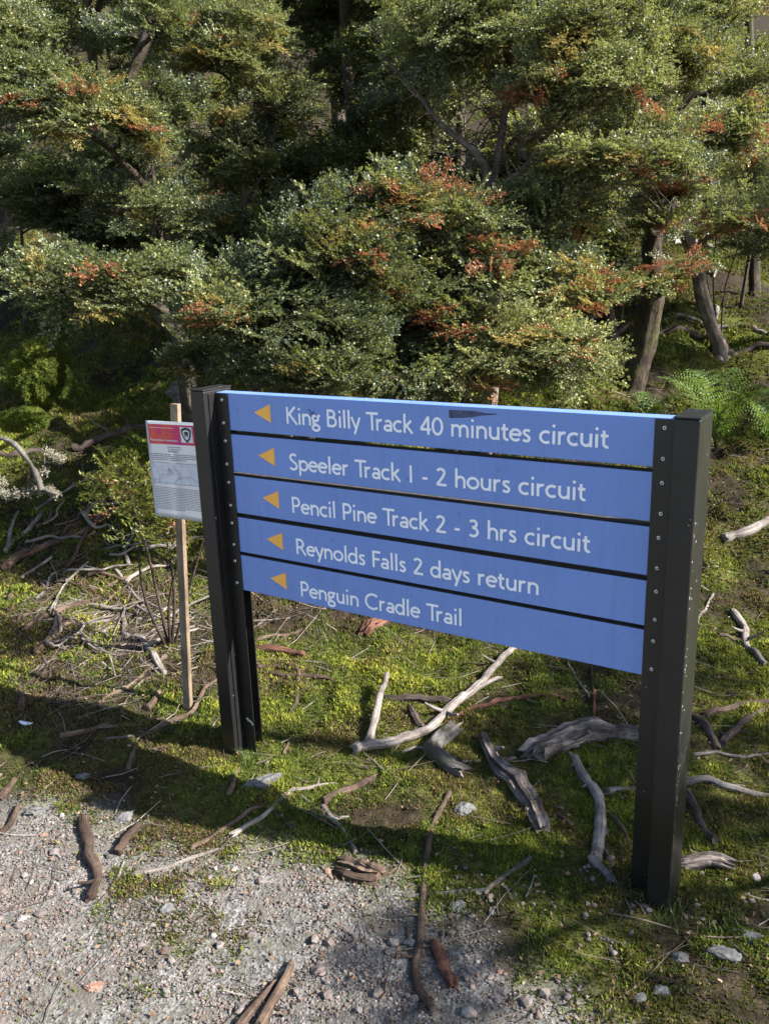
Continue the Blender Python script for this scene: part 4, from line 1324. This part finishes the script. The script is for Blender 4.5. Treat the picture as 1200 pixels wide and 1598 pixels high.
def tree(name, label, stems, pads, bark='trunk', tpl=None, bare=None, group='trees on the mossy slope', cat='tree', mats=None, base=None, red=.008, young=.10, rootflare=1.3, twig_limbs=True):
    """stems: list of (points, r0, r1); pads: (centre, (rx,ry,rz), sprays, tone, [red share, young share])"""
    tpl = tpl or TPL
    b0 = np.array(stems[0][0][0]) if base is None else np.array(base)
    root = empty(name, (b0[0], b0[1], ground_at(b0[0], b0[1])))
    tag(root, label, cat, group)
    tb = MB(); nodes = []
    for si, (pts, r0, r1) in enumerate(stems):
        pts = [np.array(p_, float) for p_ in pts]
        if si == 0: pts = [pts[0] - [0, 0, .14]] + pts
        n = max(10, len(pts) * (12 if r0 > .03 else 5))
        S = smooth_path(pts, n)
        S[1:-1] += RNG.normal(0, .0012 if r0 > .03 else min(r0 * .10, .003), (n - 2, 3))
        rad = np.linspace(r0, r1, n)
        if si == 0: rad = rad * (1 + (rootflare - 1) * np.exp(-np.linspace(0, 1, n) * 9))
        tb.tube(S, rad, 22 if r0 > .03 else 8, .30, 700 + si)
        nodes += [(p, r) for p, r in zip(S[n // 5:], rad[n // 5:])]
    NP = np.array([p for p, r in nodes]); NR = np.array([r for p, r in nodes])
    cr = Crown(tpl)
    for pad in pads:
        c, rad3, ns, tone = pad[:4]
        rs, ys = (pad[4], pad[5]) if len(pad) > 5 else (red, young)
        c = np.array(c); rad3 = np.array(rad3)
        # limb from the nearest stem to the pad
        dist = np.linalg.norm(NP - (c - [0, 0, rad3[2] * .4]), axis=1) + .6 * np.abs(NP[:, 2] - c[2] + .15)
        j = int(np.argmin(dist))
        a = NP[j]; midp = (a + c) / 2 + [0, 0, .08 * np.linalg.norm(c - a)]
        lr = min(NR[j] * .6, .018 + .01 * np.linalg.norm(c - a))
        S = smooth_path([a, midp, c], 10); S[1:-1] += RNG.normal(0, .012, (8, 3))
        tb.tube(S, np.linspace(lr, lr * .45, 10), 7, .2, 31)
        # branchlets radiating from the limb, each a flat fan of sprays set left and right of it
        nb_ = max(4, ns // 13)
        for q in range(nb_):
            k = int(RNG.integers(4, 10)); s0 = S[k]
            v = norm(RNG.normal(size=3) + [0, 0, .25])
            e = c + v * rad3 * RNG.uniform(.45, 1.1)
            ln = np.linalg.norm(e - s0)
            if ln < .06: continue
            br = smooth_path([s0, (s0 + e) / 2 + [0, 0, .10 * ln] + RNG.normal(0, .018, 3), e + [0, 0, .02]], 9)
            tb.tube(br[::2], np.linspace(.0046, .0018, 5), 5, .1, 9, cap=False)
            m_ = max(5, int(round(ns / nb_)))
            t = np.linspace(.16, 1, m_) + RNG.uniform(-.03, .03, m_); t[-1] = 1
            P = np.stack([np.interp(t, np.linspace(0, 1, 9), br[:, j]) for j in range(3)], -1)
            T = norm(np.gradient(P, axis=0))
            an = np.where(np.arange(m_) % 2 == 0, 1, -1) * RNG.uniform(.55, 1.05, m_); an[-1] = RNG.normal(0, .15)
            ca, sa = np.cos(an), np.sin(an)
            D = np.stack([T[:, 0] * ca - T[:, 1] * sa, T[:, 0] * sa + T[:, 1] * ca, T[:, 2] * .6 + RNG.normal(.10, .16, m_)], -1)
            sc = RNG.uniform(.65, 1.05, m_) * (1.12 - .45 * t)
            u = RNG.random()
            kind = 2 if u < rs * 1.8 else (1 if u < rs * 1.8 + ys * 1.3 else 0)
            mat = np.where((t > .5) & (RNG.random(m_) < .9), kind, 0)
            sc = sc * np.where(mat > 0, .8, 1)
            tn = tone + RNG.normal(0, .09) + .16 * (fbm(P[:, 0] * 3, P[:, 2] * 3 + P[:, 1], 50, 2) - .5) * 2
            cr.sprays(P, D, RNG.normal(0, .38) + RNG.normal(0, .2, m_), sc, tn, mat)
    for (c0, sp, nb) in (bare or ()):            # fine leafless twigs
        c0 = np.array(c0)
        for _ in range(nb):
            j = int(np.argmin(np.linalg.norm(NP - (c0 + RNG.normal(0, 1, 3) * sp), axis=1)))
            e = NP[j] + norm(RNG.normal(size=3) * [1, .8, .7] + [0, 0, .35]) * RNG.uniform(.12, .38)
            mp2 = (NP[j] + e) / 2 + RNG.normal(0, .025, 3)
            tb.tube(smooth_path([NP[j], mp2, e], 6), np.linspace(.0042, .0012, 6), 5, .1, 9, cap=False)
            for _2 in range(2):
                t_ = mp2 * .5 + e * .5; e2 = t_ + norm(e - NP[j] + RNG.normal(0, .12, 3)) * RNG.uniform(.06, .16)
                tb.tube(np.array([t_, (t_ + e2) / 2 + RNG.normal(0, .008, 3), e2]), np.array([.0022, .0016, .0009]), 4, .1, 9, cap=False)
    LEAFCOUNT[0] += sum(len(x) for x in cr.Q)
    tb.build('trunk', BARK[bark], root, smooth=True)
    cr.build(root, mats or [LEAF, LEAF_YOUNG, LEAF_RED])
    return root


def base_at(px, py, Y=None):
    if Y is None: return gp(px, py)
    p = at(px, py, Y); p[2] = ground_at(p[0], p[1]) - .05
    return p


def st(base, *pts):
    return [base] + [at(*p) for p in pts]


def pad(px, py, Y, rx, rz, ry, n, tone=.45, *rest):
    """foliage mass centred at a pixel; rx, rz in photo pixels, ry in metres"""
    k = Y / FPX
    return (at(px, py, Y), (max(rx - 6, 16) * k, ry, max(rz - 2, 12) * k), int(n * 1.15), tone) + rest


# forked tree right of centre
b = base_at(760, 640, 4.75)
tree('beech_tree', 'forked pale stemmed beech standing behind the middle of the sign', [
    (st(b, (772, 480, 4.75), (770, 330, 4.75), (768, 290, 4.75)), .045, .034),
    (st(at(768, 292, 4.75), (745, 240, 4.7), (690, 195, 4.8), (655, 150, 4.95), (600, 90, 5.0)), .026, .008),
    (st(at(768, 292, 4.75), (785, 200, 4.8), (793, 100, 4.85), (795, -60, 4.9)), .026, .012),
    (st(at(772, 300, 4.75), (815, 265, 4.7), (845, 225, 4.6), (900, 160, 4.55), (960, 105, 4.5)), .018, .008),
    (st(at(772, 300, 4.75), (800, 295, 4.6), (880, 295, 4.45), (965, 285, 4.35), (1060, 262, 4.3)), .013, .005),
], [
    pad(690, 45, 4.7, 95, 70, .4, 200, .5), pad(770, 60, 4.9, 90, 70, .5, 220, .5), pad(650, 120, 5.5, 70, 48, .3, 110, .5),
    pad(860, 70, 4.5, 110, 60, .45, 260, .5, .04, .1), pad(940, 40, 4.6, 90, 50, .4, 170, .5), pad(680, 225, 5.9, 55, 30, .3, 30, .5),
    pad(850, 150, 4.4, 70, 35, .3, 110, .55, .4, .1), pad(930, 140, 4.3, 95, 35, .3, 150, .5, .05, .12), pad(610, 190, 5.6, 60, 45, .3, 80, .4),
    pad(920, 252, 4.3, 90, 26, .3, 100, .65, .04, .3), pad(1000, 262, 4.2, 90, 26, .28, 150, .5, .05, .12), pad(1000, 200, 4.5, 60, 30, .3, 90, .5, .1, .15),
    pad(880, 225, 5.3, 70, 26, .3, 50, .7, .02, .4), pad(790, 20, 5.1, 120, 70, .5, 200, .45),
], 'trunkpale', bare=[(at(770, 270, 4.7), .25, 60), (at(860, 280, 4.5), .3, 40)])

# dense bush in front of it
b = base_at(720, 690, 4.15)
tree('beech_bush', 'dense glossy leaved bush with copper tips just behind the sign', [
    (st(b, (730, 560, 4.2), (745, 450, 4.3)), .035, .014), (st(b, (690, 560, 4.1), (640, 440, 4.1), (600, 360, 4.1)), .022, .006),
    (st(at(760, 440, 4.2), (820, 470, 4.15), (870, 530, 4.1), (925, 560, 4.1)), .016, .005),
], [
    pad(640, 330, 3.88, 70, 45, .26, 150, .42, .35, .12), pad(720, 360, 4.2, 75, 45, .3, 170, .45, .35, .1), pad(820, 350, 4.5, 85, 50, .35, 170, .55, .04, .15),
    pad(680, 440, 4.2, 85, 60, .35, 210, .36, .03, .05), pad(780, 430, 4.2, 80, 55, .3, 190, .42, .12, .12), pad(880, 330, 4.5, 70, 45, .3, 110, .58, .04, .15),
    pad(620, 500, 4.1, 80, 60, .3, 190, .36, .03, .05), pad(720, 520, 4.0, 80, 55, .3, 190, .45, .12, .08), pad(820, 540, 3.95, 80, 55, .3, 220, .78, .1, .12),  # brightest pads, here and next line, have sunlight put into their tone
    pad(890, 570, 3.9, 50, 40, .25, 120, .78, .04, .14), pad(760, 590, 3.9, 90, 40, .25, 190, .78, .05, .12), pad(640, 590, 3.95, 80, 40, .25, 150, .45, .03, .08),
    pad(900, 460, 4.2, 55, 40, .25, 100, .5, .3, .12), pad(945, 470, 4.2, 45, 22, .2, 60, .45, .75, .1), pad(870, 420, 4.4, 55, 35, .3, 90, .5, .1, .2),
])

b = base_at(480, 680, 3.72)
tree('beech_bush', 'dark dense bush between the left signpost and the copper tipped bush', [
    (st(b, (480, 560, 3.72), (500, 430, 3.78), (520, 320, 3.8)), .03, .01), (st(b, (430, 560, 3.66), (400, 480, 3.66)), .018, .006),
], [
    pad(480, 420, 3.72, 80, 60, .35, 190, .3, .01, .03), pad(560, 420, 3.72, 70, 60, .35, 190, .33, .03, .03), pad(440, 500, 3.66, 70, 55, .3, 160, .32, .02, .04),
    pad(540, 520, 3.8, 75, 60, .3, 180, .33, .02, .05), pad(480, 590, 3.56, 80, 40, .3, 150, .36, .02, .08), pad(560, 350, 3.8, 60, 50, .3, 120, .35, .05, .05),
    pad(380, 470, 3.8, 55, 40, .25, 110, .4, .12, .12), pad(350, 510, 3.56, 55, 35, .25, 110, .5, .04, .15), pad(400, 570, 3.8, 45, 40, .25, 90, .36, .06, .06),
])

# slender sapling
b = base_at(395, 640, 5.7)
tree('beech_sapling', 'slender upright sapling with a thin pale stem left of centre', [
    (st(b, (390, 430, 5.7), (380, 300, 5.7), (370, 150, 5.7), (362, -40, 5.7)), .022, .012),
], [
    pad(400, 60, 5.6, 70, 70, .4, 200, .5, .03, .22), pad(350, 110, 5.5, 55, 60, .35, 140, .48, .05, .2), pad(430, 160, 5.6, 60, 60, .35, 150, .45, .02, .12),
    pad(350, 230, 5.5, 45, 45, .3, 65, .4, .04, .1), pad(430, 260, 5.6, 60, 55, .35, 130, .36, .02, .06), pad(340, 290, 5.45, 40, 40, .3, 45, .34, .06, .05),
    pad(420, 350, 5.6, 60, 55, .35, 120, .33, .02, .05), pad(350, 370, 5.5, 40, 40, .3, 36, .33, .02, .05), pad(310, 30, 5.8, 60, 50, .4, 110, .4, .02, .12),
], 'trunkpale')

# left leaning tree
b = base_at(300, 640, 4.7)
tree('beech_tree', 'crooked dark trunked beech left of the sapling with tiered foliage', [
    (st(b, (285, 540, 4.7), (250, 480, 4.8), (262, 370, 4.9), (235, 290, 4.95), (222, 210, 5), (205, 130, 5), (228, 60, 5), (252, -30, 5)), .046, .024),
    (st(at(236, 300, 4.95), (190, 250, 4.8), (130, 205, 4.6), (60, 185, 4.5)), .02, .007),
    (st(at(262, 490, 4.8), (220, 465, 4.3), (150, 458, 3.9), (80, 452, 3.8)), .018, .006),
], [
    pad(60, 180, 4.4, 70, 28, .3, 120, .52, .06, .25), pad(140, 185, 4.4, 75, 38, .3, 170, .5, .08, .25), pad(210, 200, 4.5, 50, 36, .25, 110, .46, .05, .18),
    pad(100, 452, 3.8, 70, 32, .26, 140, .55, .01, .2), pad(185, 462, 3.75, 75, 40, .26, 170, .5, .01, .12), pad(260, 440, 3.85, 55, 34, .24, 100, .5, .03, .14),
    pad(275, 200, 5.1, 60, 55, .35, 110, .34, .02, .06), pad(290, 330, 5.1, 55, 50, .3, 90, .3, .02, .05), pad(160, 330, 5.2, 70, 40, .35, 80, .28, .02, .04),
    pad(240, 60, 5.3, 80, 60, .4, 120, .34, .02, .05),
    pad(318, 575, 4.35, 50, 34, .22, 80, .42, .02, .1), pad(240, 350, 4.65, 46, 34, .22, 60, .4, .02, .06), pad(250, 30, 4.8, 40, 30, .22, 50, .4, .02, .1),
])

# upper left tree, trunk outside the picture
b = base_at(-90, 640, 5.0)
tree('beech_tree', 'beech at the left picture edge reaching in with grey green foliage', [
    (st(b, (-80, 400, 5), (-60, 150, 5), (-40, -80, 5)), .06, .035), (st(at(-62, 160, 5), (-20, 140, 4.8), (30, 110, 4.6)), .018, .006),
], [
    pad(15, 80, 4.6, 55, 55, .35, 160, .52, .01, .12), pad(35, 140, 4.5, 45, 35, .3, 110, .52, .01, .1), pad(-40, 30, 4.8, 70, 60, .4, 130, .45),
    pad(-30, 260, 4.9, 50, 45, .3, 70, .35), pad(-50, 400, 4.7, 60, 50, .3, 90, .4),
])

# twin stemmed tree at the right
b = base_at(985, 605)
b2 = base_at(1128, 560)
tree('beech_tree', 'mossy upright trunk at right with branches over the leaning stem', [
    (st(b, (1005, 540, b[1]), (1020, 450, b[1]), (1018, 380, b[1] + .05), (1032, 300, b[1] + .1), (1030, 190, b[1] + .1), (1040, 80, b[1] + .1), (1060, -60, b[1])), .066, .045),
    (st(at(1035, 250, b[1] + .1), (1070, 235, b[1] - .2), (1120, 225, b[1] - .4), (1190, 205, b[1] - .5)), .02, .006),
    (st(at(1035, 150, b[1] + .1), (1000, 110, b[1] - .3), (960, 90, b[1] - .5)), .02, .006),
], [
    pad(1090, 225, b[1] - .5, 65, 20, .3, 110, .5, .12, .1), pad(1150, 205, b[1] - .5, 55, 24, .3, 100, .5, .1, .12), pad(1060, 120, b[1] - .5, 60, 40, .35, 120, .45, .35, .1),
    pad(1120, 60, b[1], 80, 50, .5, 160, .35, .04, .06), pad(1010, 60, b[1] - .4, 60, 45, .4, 110, .45, .06, .1), pad(1180, 130, b[1], 50, 35, .4, 80, .35, .05, .08),
    pad(980, 130, b[1] - .6, 60, 35, .3, 110, .5, .06, .1), pad(1060, 300, b[1] - .5, 40, 18, .2, 40, .5, .5, .1), pad(1070, 425, b[1] - .3, 30, 22, .2, 36, .35, .75, .1), pad(1000, 440, b[1] - .5, 34, 18, .18, 34, .42, .4, .1), pad(1010, 350, b[1] - .45, 40, 24, .2, 46, .42, .1, .1),
], 'trunkmoss', rootflare=1.9)
tree('beech_tree', 'pale leaning stem crossing the mossy trunk at the right', [
    (st(b2, (1100, 480, b2[1]), (1085, 410, b2[1] - .05), (1058, 340, b2[1] - .1), (1040, 290, b2[1] - .1), (1015, 160, b2[1]), (990, 0, b2[1] + .2), (980, -100, b2[1] + .3)), .044, .03),
], [
    pad(970, -20, b2[1] + .3, 80, 40, .4, 80, .4), pad(1150, 350, b2[1] - .3, 50, 26, .3, 60, .4, .55, .1),
], 'trunkpale')

# trees further up the slope
FAR = [(560, 640, 6.4, .05, 'thin dark trunk deep in shade behind the sapling'), (655, 600, 6.6, .09, 'stout dark trunk behind the forked beech, left of its fork'),
       (716, 580, 6.0, .04, 'narrow brown trunk just left of the forked beech stem'), (420, 600, 6.8, .06, 'grey trunk in the shade behind the sapling foliage'),
       (165, 560, 7.2, .05, 'shaded trunk up the slope behind the tiered foliage'), (1010, 560, 7.6, .08, 'dark trunk up the slope behind the mossy trunk'),
       (1175, 500, 7.4, .05, 'shaded tree at the upper right picture corner'), (860, 560, 7.8, .08, 'far tree whose crown fills the gap right of the fork'),
       (20, 520, 7.8, .05, 'far dark tree behind the left edge foliage'), (300, 560, 8.6, .09, 'far tree filling the gap above the crooked beech'),
       (540, 540, 9.4, .09, 'most distant tree seen between sapling and forked beech'), (1100, 470, 9.6, .09, 'distant tree above the lit moss bank at right')]
for i, (px, py, Y, r, lab) in enumerate(FAR):
    b = base_at(px, py, Y)
    dx = random.uniform(-25, 25)
    stems = [(st(b, (px + dx * .4, 250, Y), (px + dx, 60, Y + .1), (px + dx * 1.4, -160, Y + .1)), r, r * .5)]
    pads = []
    lo = 130 if i not in (7, 11) else 90
    for k in range(7):
        ox = random.uniform(-150, 150) * 6 / Y; oy = random.uniform(-170, lo)
        pads.append(pad(px + dx + ox, oy, Y + random.uniform(-.8, .8), random.uniform(70, 120) * 6 / Y * 1.1, random.uniform(38, 65) * 6 / Y * 1.1, random.uniform(.4, .7), 64, random.uniform(.12, .34), .01, .05))  # upper crown tone kept low, painting in the deep shade
    for k in range(2):
        pads.append(pad(px + dx + random.uniform(-90, 90), random.uniform(150, 330), Y + random.uniform(-.4, .5), random.uniform(50, 80), random.uniform(22, 36), .35, 34, random.uniform(.3, .45), .03, .06))
    tree('slope_tree', lab, stems, pads, 'trunk', TPL_FAR)

for (px, py, Y, n_, lab) in [
    (500, 520, 5.9, 5, 'dark bush filling the gap left of the copper tipped bush'), (620, 430, 6.4, 5, 'shaded bush behind the copper tips under the forked beech'),
    (850, 430, 6.3, 5, 'shaded bush seen through the fork on its right side'), (330, 470, 6.2, 5, 'shaded bush right of the crooked beech trunk'),
    (130, 430, 6.6, 4, 'shaded bush left of the crooked beech above the tiered foliage'), (965, 470, 6.5, 4, 'dark bush just left of the mossy upright trunk'),
    (1160, 420, 7.0, 3, 'low dark bush on the slope right of the leaning stem'), (20, 380, 6.8, 3, 'dark bush at the left edge below the grey green foliage')]:
    b = base_at(px, py, Y)
    kk = 5.0 / Y
    stems = [(st(b, (px + 10, py - 90 * kk, Y), (px + random.uniform(-30, 30), py - 220 * kk, Y)), .022, .008)]
    pads = [pad(px + random.uniform(-75, 75) * kk, py - (40 + 60 * k) * kk, Y + random.uniform(-.3, .3), 78 * kk, 46 * kk, .42, 80, random.uniform(.2, .38), .015, .05) for k in range(n_)]
    tree('slope_bush', lab, stems, pads, 'trunk', TPL_FAR, cat='bush', group='bushes on the slope behind')

# trees standing right of the path, outside the picture, that shade it
for (x, y, hgt, lab, pl) in [
    (4.2, 1.1, 3.6, 'young tree beside the path to the right of the sign', [(3.90, 1.43, 2.6, .30, .2, 80), (4.93, 1.06, 3.0, .32, .2, 70), (3.72, .98, 2.4, .22, .16, 44), (2.98, .67, 2.2, .07, .05, 14), (4.94, 1.66, 3.0, .28, .2, 50), (4.1, .6, 2.0, .2, .12, 24)]),
    (6.0, 5.1, 4.8, 'taller tree on the slope to the right of the sign', [(5.2, 5.0, 3.6, .55, .35, 120), (5.9, 4.8, 3.7, .55, .35, 120), (5.6, 5.7, 4.2, .6, .4, 120), (6.4, 5.6, 4.4, .6, .4, 110), (5.3, 4.2, 2.9, .4, .3, 60)]),
]:
    g0 = np.array([x, y, ground_at(x, y) - .05])
    tree('shade_tree', lab, [([g0, g0 + [.05, 0, hgt * .5], g0 + [-.05, .1, hgt]], .07, .03)],
         [((a, b_, c), (rx, rx, rz), n_, .45) for a, b_, c, rx, rz, n_ in pl], 'trunk', TPL_FAR)


# ------------------------------------------------------------------ small plants
def shrub(label, px, py, Y, items, tpl=TPL_SHRUB, name='small_shrub', leafm=None):
    b = base_at(px, py, Y)
    root = empty(name, (b[0], b[1], b[2] + .05)); tag(root, label, 'shrub', 'low shrubs on the slope')
    tb = MB(); cr = Crown(tpl)
    for (qx, qy, qY, rpx, n, tone) in items:
        c = at(qx, qy, qY); k = qY / FPX * rpx
        tb.tube(smooth_path([b, (b + c) / 2 + RNG.normal(0, .03, 3), c], 8), np.linspace(.008, .003, 8), 6, .1, 3)
        q = c + RNG.normal(0, .5, (n, 3)) * [k, k * .8, k * .55]
        D = norm(q - c + RNG.normal(0, .3 * k, (n, 3)) + [0, -.05, .5 * k])
        cr.sprays(q, D, RNG.normal(0, .5, n), RNG.uniform(.6, 1.1, n), tone + RNG.normal(0, .1, n), np.where(RNG.random(n) < .06, 1, 0))
    tb.build('stem', BARK['twig'], root, smooth=True)
    cr.build(root, [leafm or LEAF_SHRUB, LEAF_RED], 'foliage')


shrub('yellow green narrow leaved shrub growing behind the notice', 250, 860, 3.25,
      [(215, 775, 3.15, 38, 34, .45), (255, 815, 3.1, 32, 30, .5), (300, 820, 3.1, 32, 32, .6), (195, 745, 3.25, 26, 14, .6), (330, 800, 3.2, 24, 18, .5)])
shrub('small brown leaved shrub on the slope right of the leaning stem', 1130, 470, 6.2,
      [(1120, 330, 5.9, 40, 20, .5), (1160, 360, 6, 44, 26, .4), (1090, 360, 6, 36, 16, .4)], TPL, 'small_shrub', LEAF)


def frond(base, tip_dir, length, seed):
    r = np.random.default_rng(seed)
    n = 13
    t = np.linspace(0, 1, n)
    d = norm(np.array(tip_dir))
    rise = np.array([0, 0, 1.0])
    ax = base + (d * [1, 1, .0])[None] * (t ** 1.3 * length * .62)[:, None] + rise[None] * (length * (1.55 * t - .75 * t * t))[:, None]
    mb = MB()
    mb.tube(ax, np.linspace(.003, .0009, n), 5, 0, 1, cap=False)
    Q = []
    for i in range(2, n):
        T = norm(ax[i] - ax[i - 1]); S = norm(np.cross(T, rise)); Nv = np.cross(S, T)
        for s in (-1, 1):
            pl = length * .36 * math.sin(min(1, (t[i] * .92 + .12)) * math.pi) ** .8 * r.uniform(.85, 1.1) + .012
            pd = norm(S * s + T * .45 - Nv * .1 + r.normal(0, .06, 3))
            m = max(3, int(pl / .017))
            qd = norm(np.cross(Nv, pd))
            for k in range(m):
                p = ax[i] + pd * pl * (k + .2) / m
                ll = .026 * (1 - k / m * .72) * r.uniform(.8, 1.1)
                for s2 in (-1, 1):
                    dd = norm(qd * s2 + pd * .7 + r.normal(0, .08, 3))
                    Q.append(leaf_quads(p[None], dd[None], norm(Nv + r.normal(0, .15, 3))[None], np.array([ll]), np.array([ll * .60]), np.array([.04]))[0])
    return mb, np.array(Q)


def fern(label, px, py, n, length, seed, Y=None):
    b = base_at(px, py, Y)
    if Y is None: b[2] = ground_at(b[0], b[1])
    root = empty('fern', tuple(b)); tag(root, label, 'fern', 'ferns behind the sign')
    r = np.random.default_rng(seed)
    for i in range(n):
        a = i / n * 2 * math.pi + r.uniform(-.3, .3)
        mb, Q = frond(b, (math.cos(a), math.sin(a), 0), length * r.uniform(.75, 1.15), seed * 50 + i)
        k = len(Q)
        fr = mesh_np('frond', Q.reshape(-1, 3), np.arange(k * 4).reshape(k, 4), FERN, root, attrs={'tone': ('FACE', r.random(k))})
        mb.build('stalk', FERN, fr)


fern('larger bright green fern behind the right signpost', 1116, 705, 7, .52, 3)
fern('small green fern at the right picture edge', 1205, 705, 6, .40, 4)
fern('tiny yellow green fern showing over the top panel', 1014, 672, 4, .22, 5)


# moss covered stump and hummocks at the left
def hummock(label, px, py, Y, rx, rz, ry, seed, name='moss_hummock', group='mossy hummocks on the slope', cat='hummock'):
    c = at(px, py, Y)
    k = Y / FPX
    r = np.random.default_rng(seed)
    V, Fh = icosphere(4)
    nz = fbm(V[:, 0] * 2.2 + seed, V[:, 1] * 2.2 + V[:, 2] * 2, seed, 3)
    nz = nz + .5 * (fbm(V[:, 0] * 7 + seed, V[:, 1] * 7 + V[:, 2] * 6, seed + 2, 3) - .5)
    V = V * (.68 + .6 * nz)[:, None] * np.array([rx * k, ry, rz * k])
    V = V + c
    root = empty(name, (c[0], c[1], ground_at(c[0], c[1]))); tag(root, label, cat, group)
    mesh_np('mound', V, Fh, bpy.data.materials['ground_soil'], root, smooth=True, attrs={'gravel': ('POINT', np.zeros(len(V))), 'tone': ('POINT', np.full(len(V), .6))})
    m = 30000
    f = Fh[r.integers(0, len(Fh), m)]
    w_ = r.dirichlet((1, 1, 1), m)
    P = (V[f] * w_[..., None]).sum(1)
    nr = norm((P - c) / np.array([rx * k, ry, rz * k]) ** 2)
    a = norm(r.normal(size=(m, 3)))
    tip = P + (nr + 1.1 * norm(r.normal(size=(m, 3)))) * (.008 * r.uniform(.5, 1.7, m))[:, None]
    T = np.stack([P - a * .004, P + a * .004, tip], 1)
    tone = np.clip(.50 + 1.0 * (fbm(P[:, 0] * 7, P[:, 2] * 7, 8, 3) - .5) + r.normal(0, .13, m), 0, 1)
    mesh_np('moss_cover', T.reshape(-1, 3), np.arange(m * 3).reshape(m, 3), MOSS_BLADE, root, attrs={'tone': ('FACE', tone)})


hummock('tall mossy stump at the far left below the tiered foliage', 66, 580, 5.15, 40, 46, .22, 3, 'mossy_stump', cat='stump')
hummock('small bright orange green moss mound at far left', 38, 655, 4.4, 32, 16, .12, 13)

# lichen branch standing out at the left
lb = MB(); NSTICK[0] += 1
for pts, r0, r1 in (([(-30, 560), (0, 683), (22, 692), (40, 712), (55, 735), (66, 765)], 3, 4), ([(-30, 770), (0, 772), (35, 770), (66, 765), (92, 772)], 4, 2.4), ([(55, 740), (68, 735), (70, 715)], 3, 1.6), ([(60, 765), (45, 745), (60, 722)], 2, 1.2)):
    P = [at(a if a != -30 else -30, b if b != 560 else 680, 3.55 - .1 * j / len(pts)) for j, (a, b) in enumerate(pts)]
    S = smooth_path(P, 16)
    lb.tube(S, np.linspace(r0, r1, 16) / FPX * 3.6 * (1 + .2 * RNG.normal(size=16)), 8, .3, 5)
lbroot = empty('lichen_branch', tuple(gp(-40, 800))); tag(lbroot, 'dead branch furred with pale lichen reaching in from the left', 'branch')
lb.tube(smooth_path([gp(-60, 800), at(-45, 740, 3.55), at(-28, 690, 3.55)], 8), np.full(8, .011), 8, .2, 6)
lb.build('wood', BARK['lichen'], lbroot, smooth=True)
m = 2600
centres = np.array([at(a, b, 3.5) for a, b in [(2, 765), (12, 772), (28, 770), (45, 768), (64, 766), (78, 764), (88, 770), (70, 735), (85, 712), (95, 716), (60, 745), (4, 752), (75, 705)]])
which = RNG.integers(0, len(centres), m)
P = centres[which] + RNG.normal(0, .009, (m, 3)); a = norm(RNG.normal(size=(m, 3))); b_ = norm(RNG.normal(size=(m, 3)))
T = np.stack([P - a * .003, P + a * .003, P + b_ * .011], 1)
LICH = leaf_mat('lichen_tuft', [(0, (.16, .145, .10)), (1, (.34, .32, .25))], .9, .2, (.5, .5, .4), .1)
mesh_np('lichen', T.reshape(-1, 3), np.arange(m * 3).reshape(m, 3), LICH, lbroot, attrs={'tone': ('FACE', RNG.random(m))})

# dead branches lying on the slope at the right, behind the sign
for lab, pts, Y, r0, r1, mt in [
    ('white dead branch jutting left from the mossy trunk', [(900, 500), (935, 498), (955, 490)], None, 3, 4, 'pale'),
    ('pale dead branch jutting right from the leaning stem', [(1050, 382), (1085, 380), (1112, 388)], None, 4, 3, 'pale'),
    ('long dead pole lying on the slope at the right edge', [(1010, 512), (1080, 500), (1140, 512), (1210, 526)], None, 3, 3, 'silver'),
    ('lichen spotted dead stick leaning on the leaning stem', [(1122, 568), (1112, 520), (1118, 480)], None, 5, 3, 'lichen'),
    ('dark rotting log at the right edge above the ferns', [(1125, 562), (1160, 552), (1215, 543)], None, 5, 5, 'dark'),
    ('second dark log lying left of the ferns', [(1020, 524), (1060, 518), (1095, 527)], None, 5, 4, 'dark'),
    ('dark broken stump right of the dense bush', [(955, 560), (952, 520), (950, 498)], None, 11, 9, 'dark'),
    ('thin pale stick on the slope above the ferns', [(1110, 435), (1118, 420), (1122, 410)], None, 2.4, 1.6, 'pale'),
    ('pale fallen pole up the slope behind the fork', [(560, 250), (640, 262), (760, 268)], None, 3, 2.6, 'silver'),
    ('pale log up the slope at the left edge', [(0, 415), (60, 412), (110, 408)], None, 5, 4, 'silver'),
    ('grey stick on the moss up the left slope', [(0, 368), (40, 358), (90, 352)], None, 2.5, 2, 'silver'),
]:
    stick(lab, pts, r0, r1, mt, group='dead wood further up the slope')

print('LEAVES', LEAFCOUNT[0], 'objects', len(bpy.data.objects))
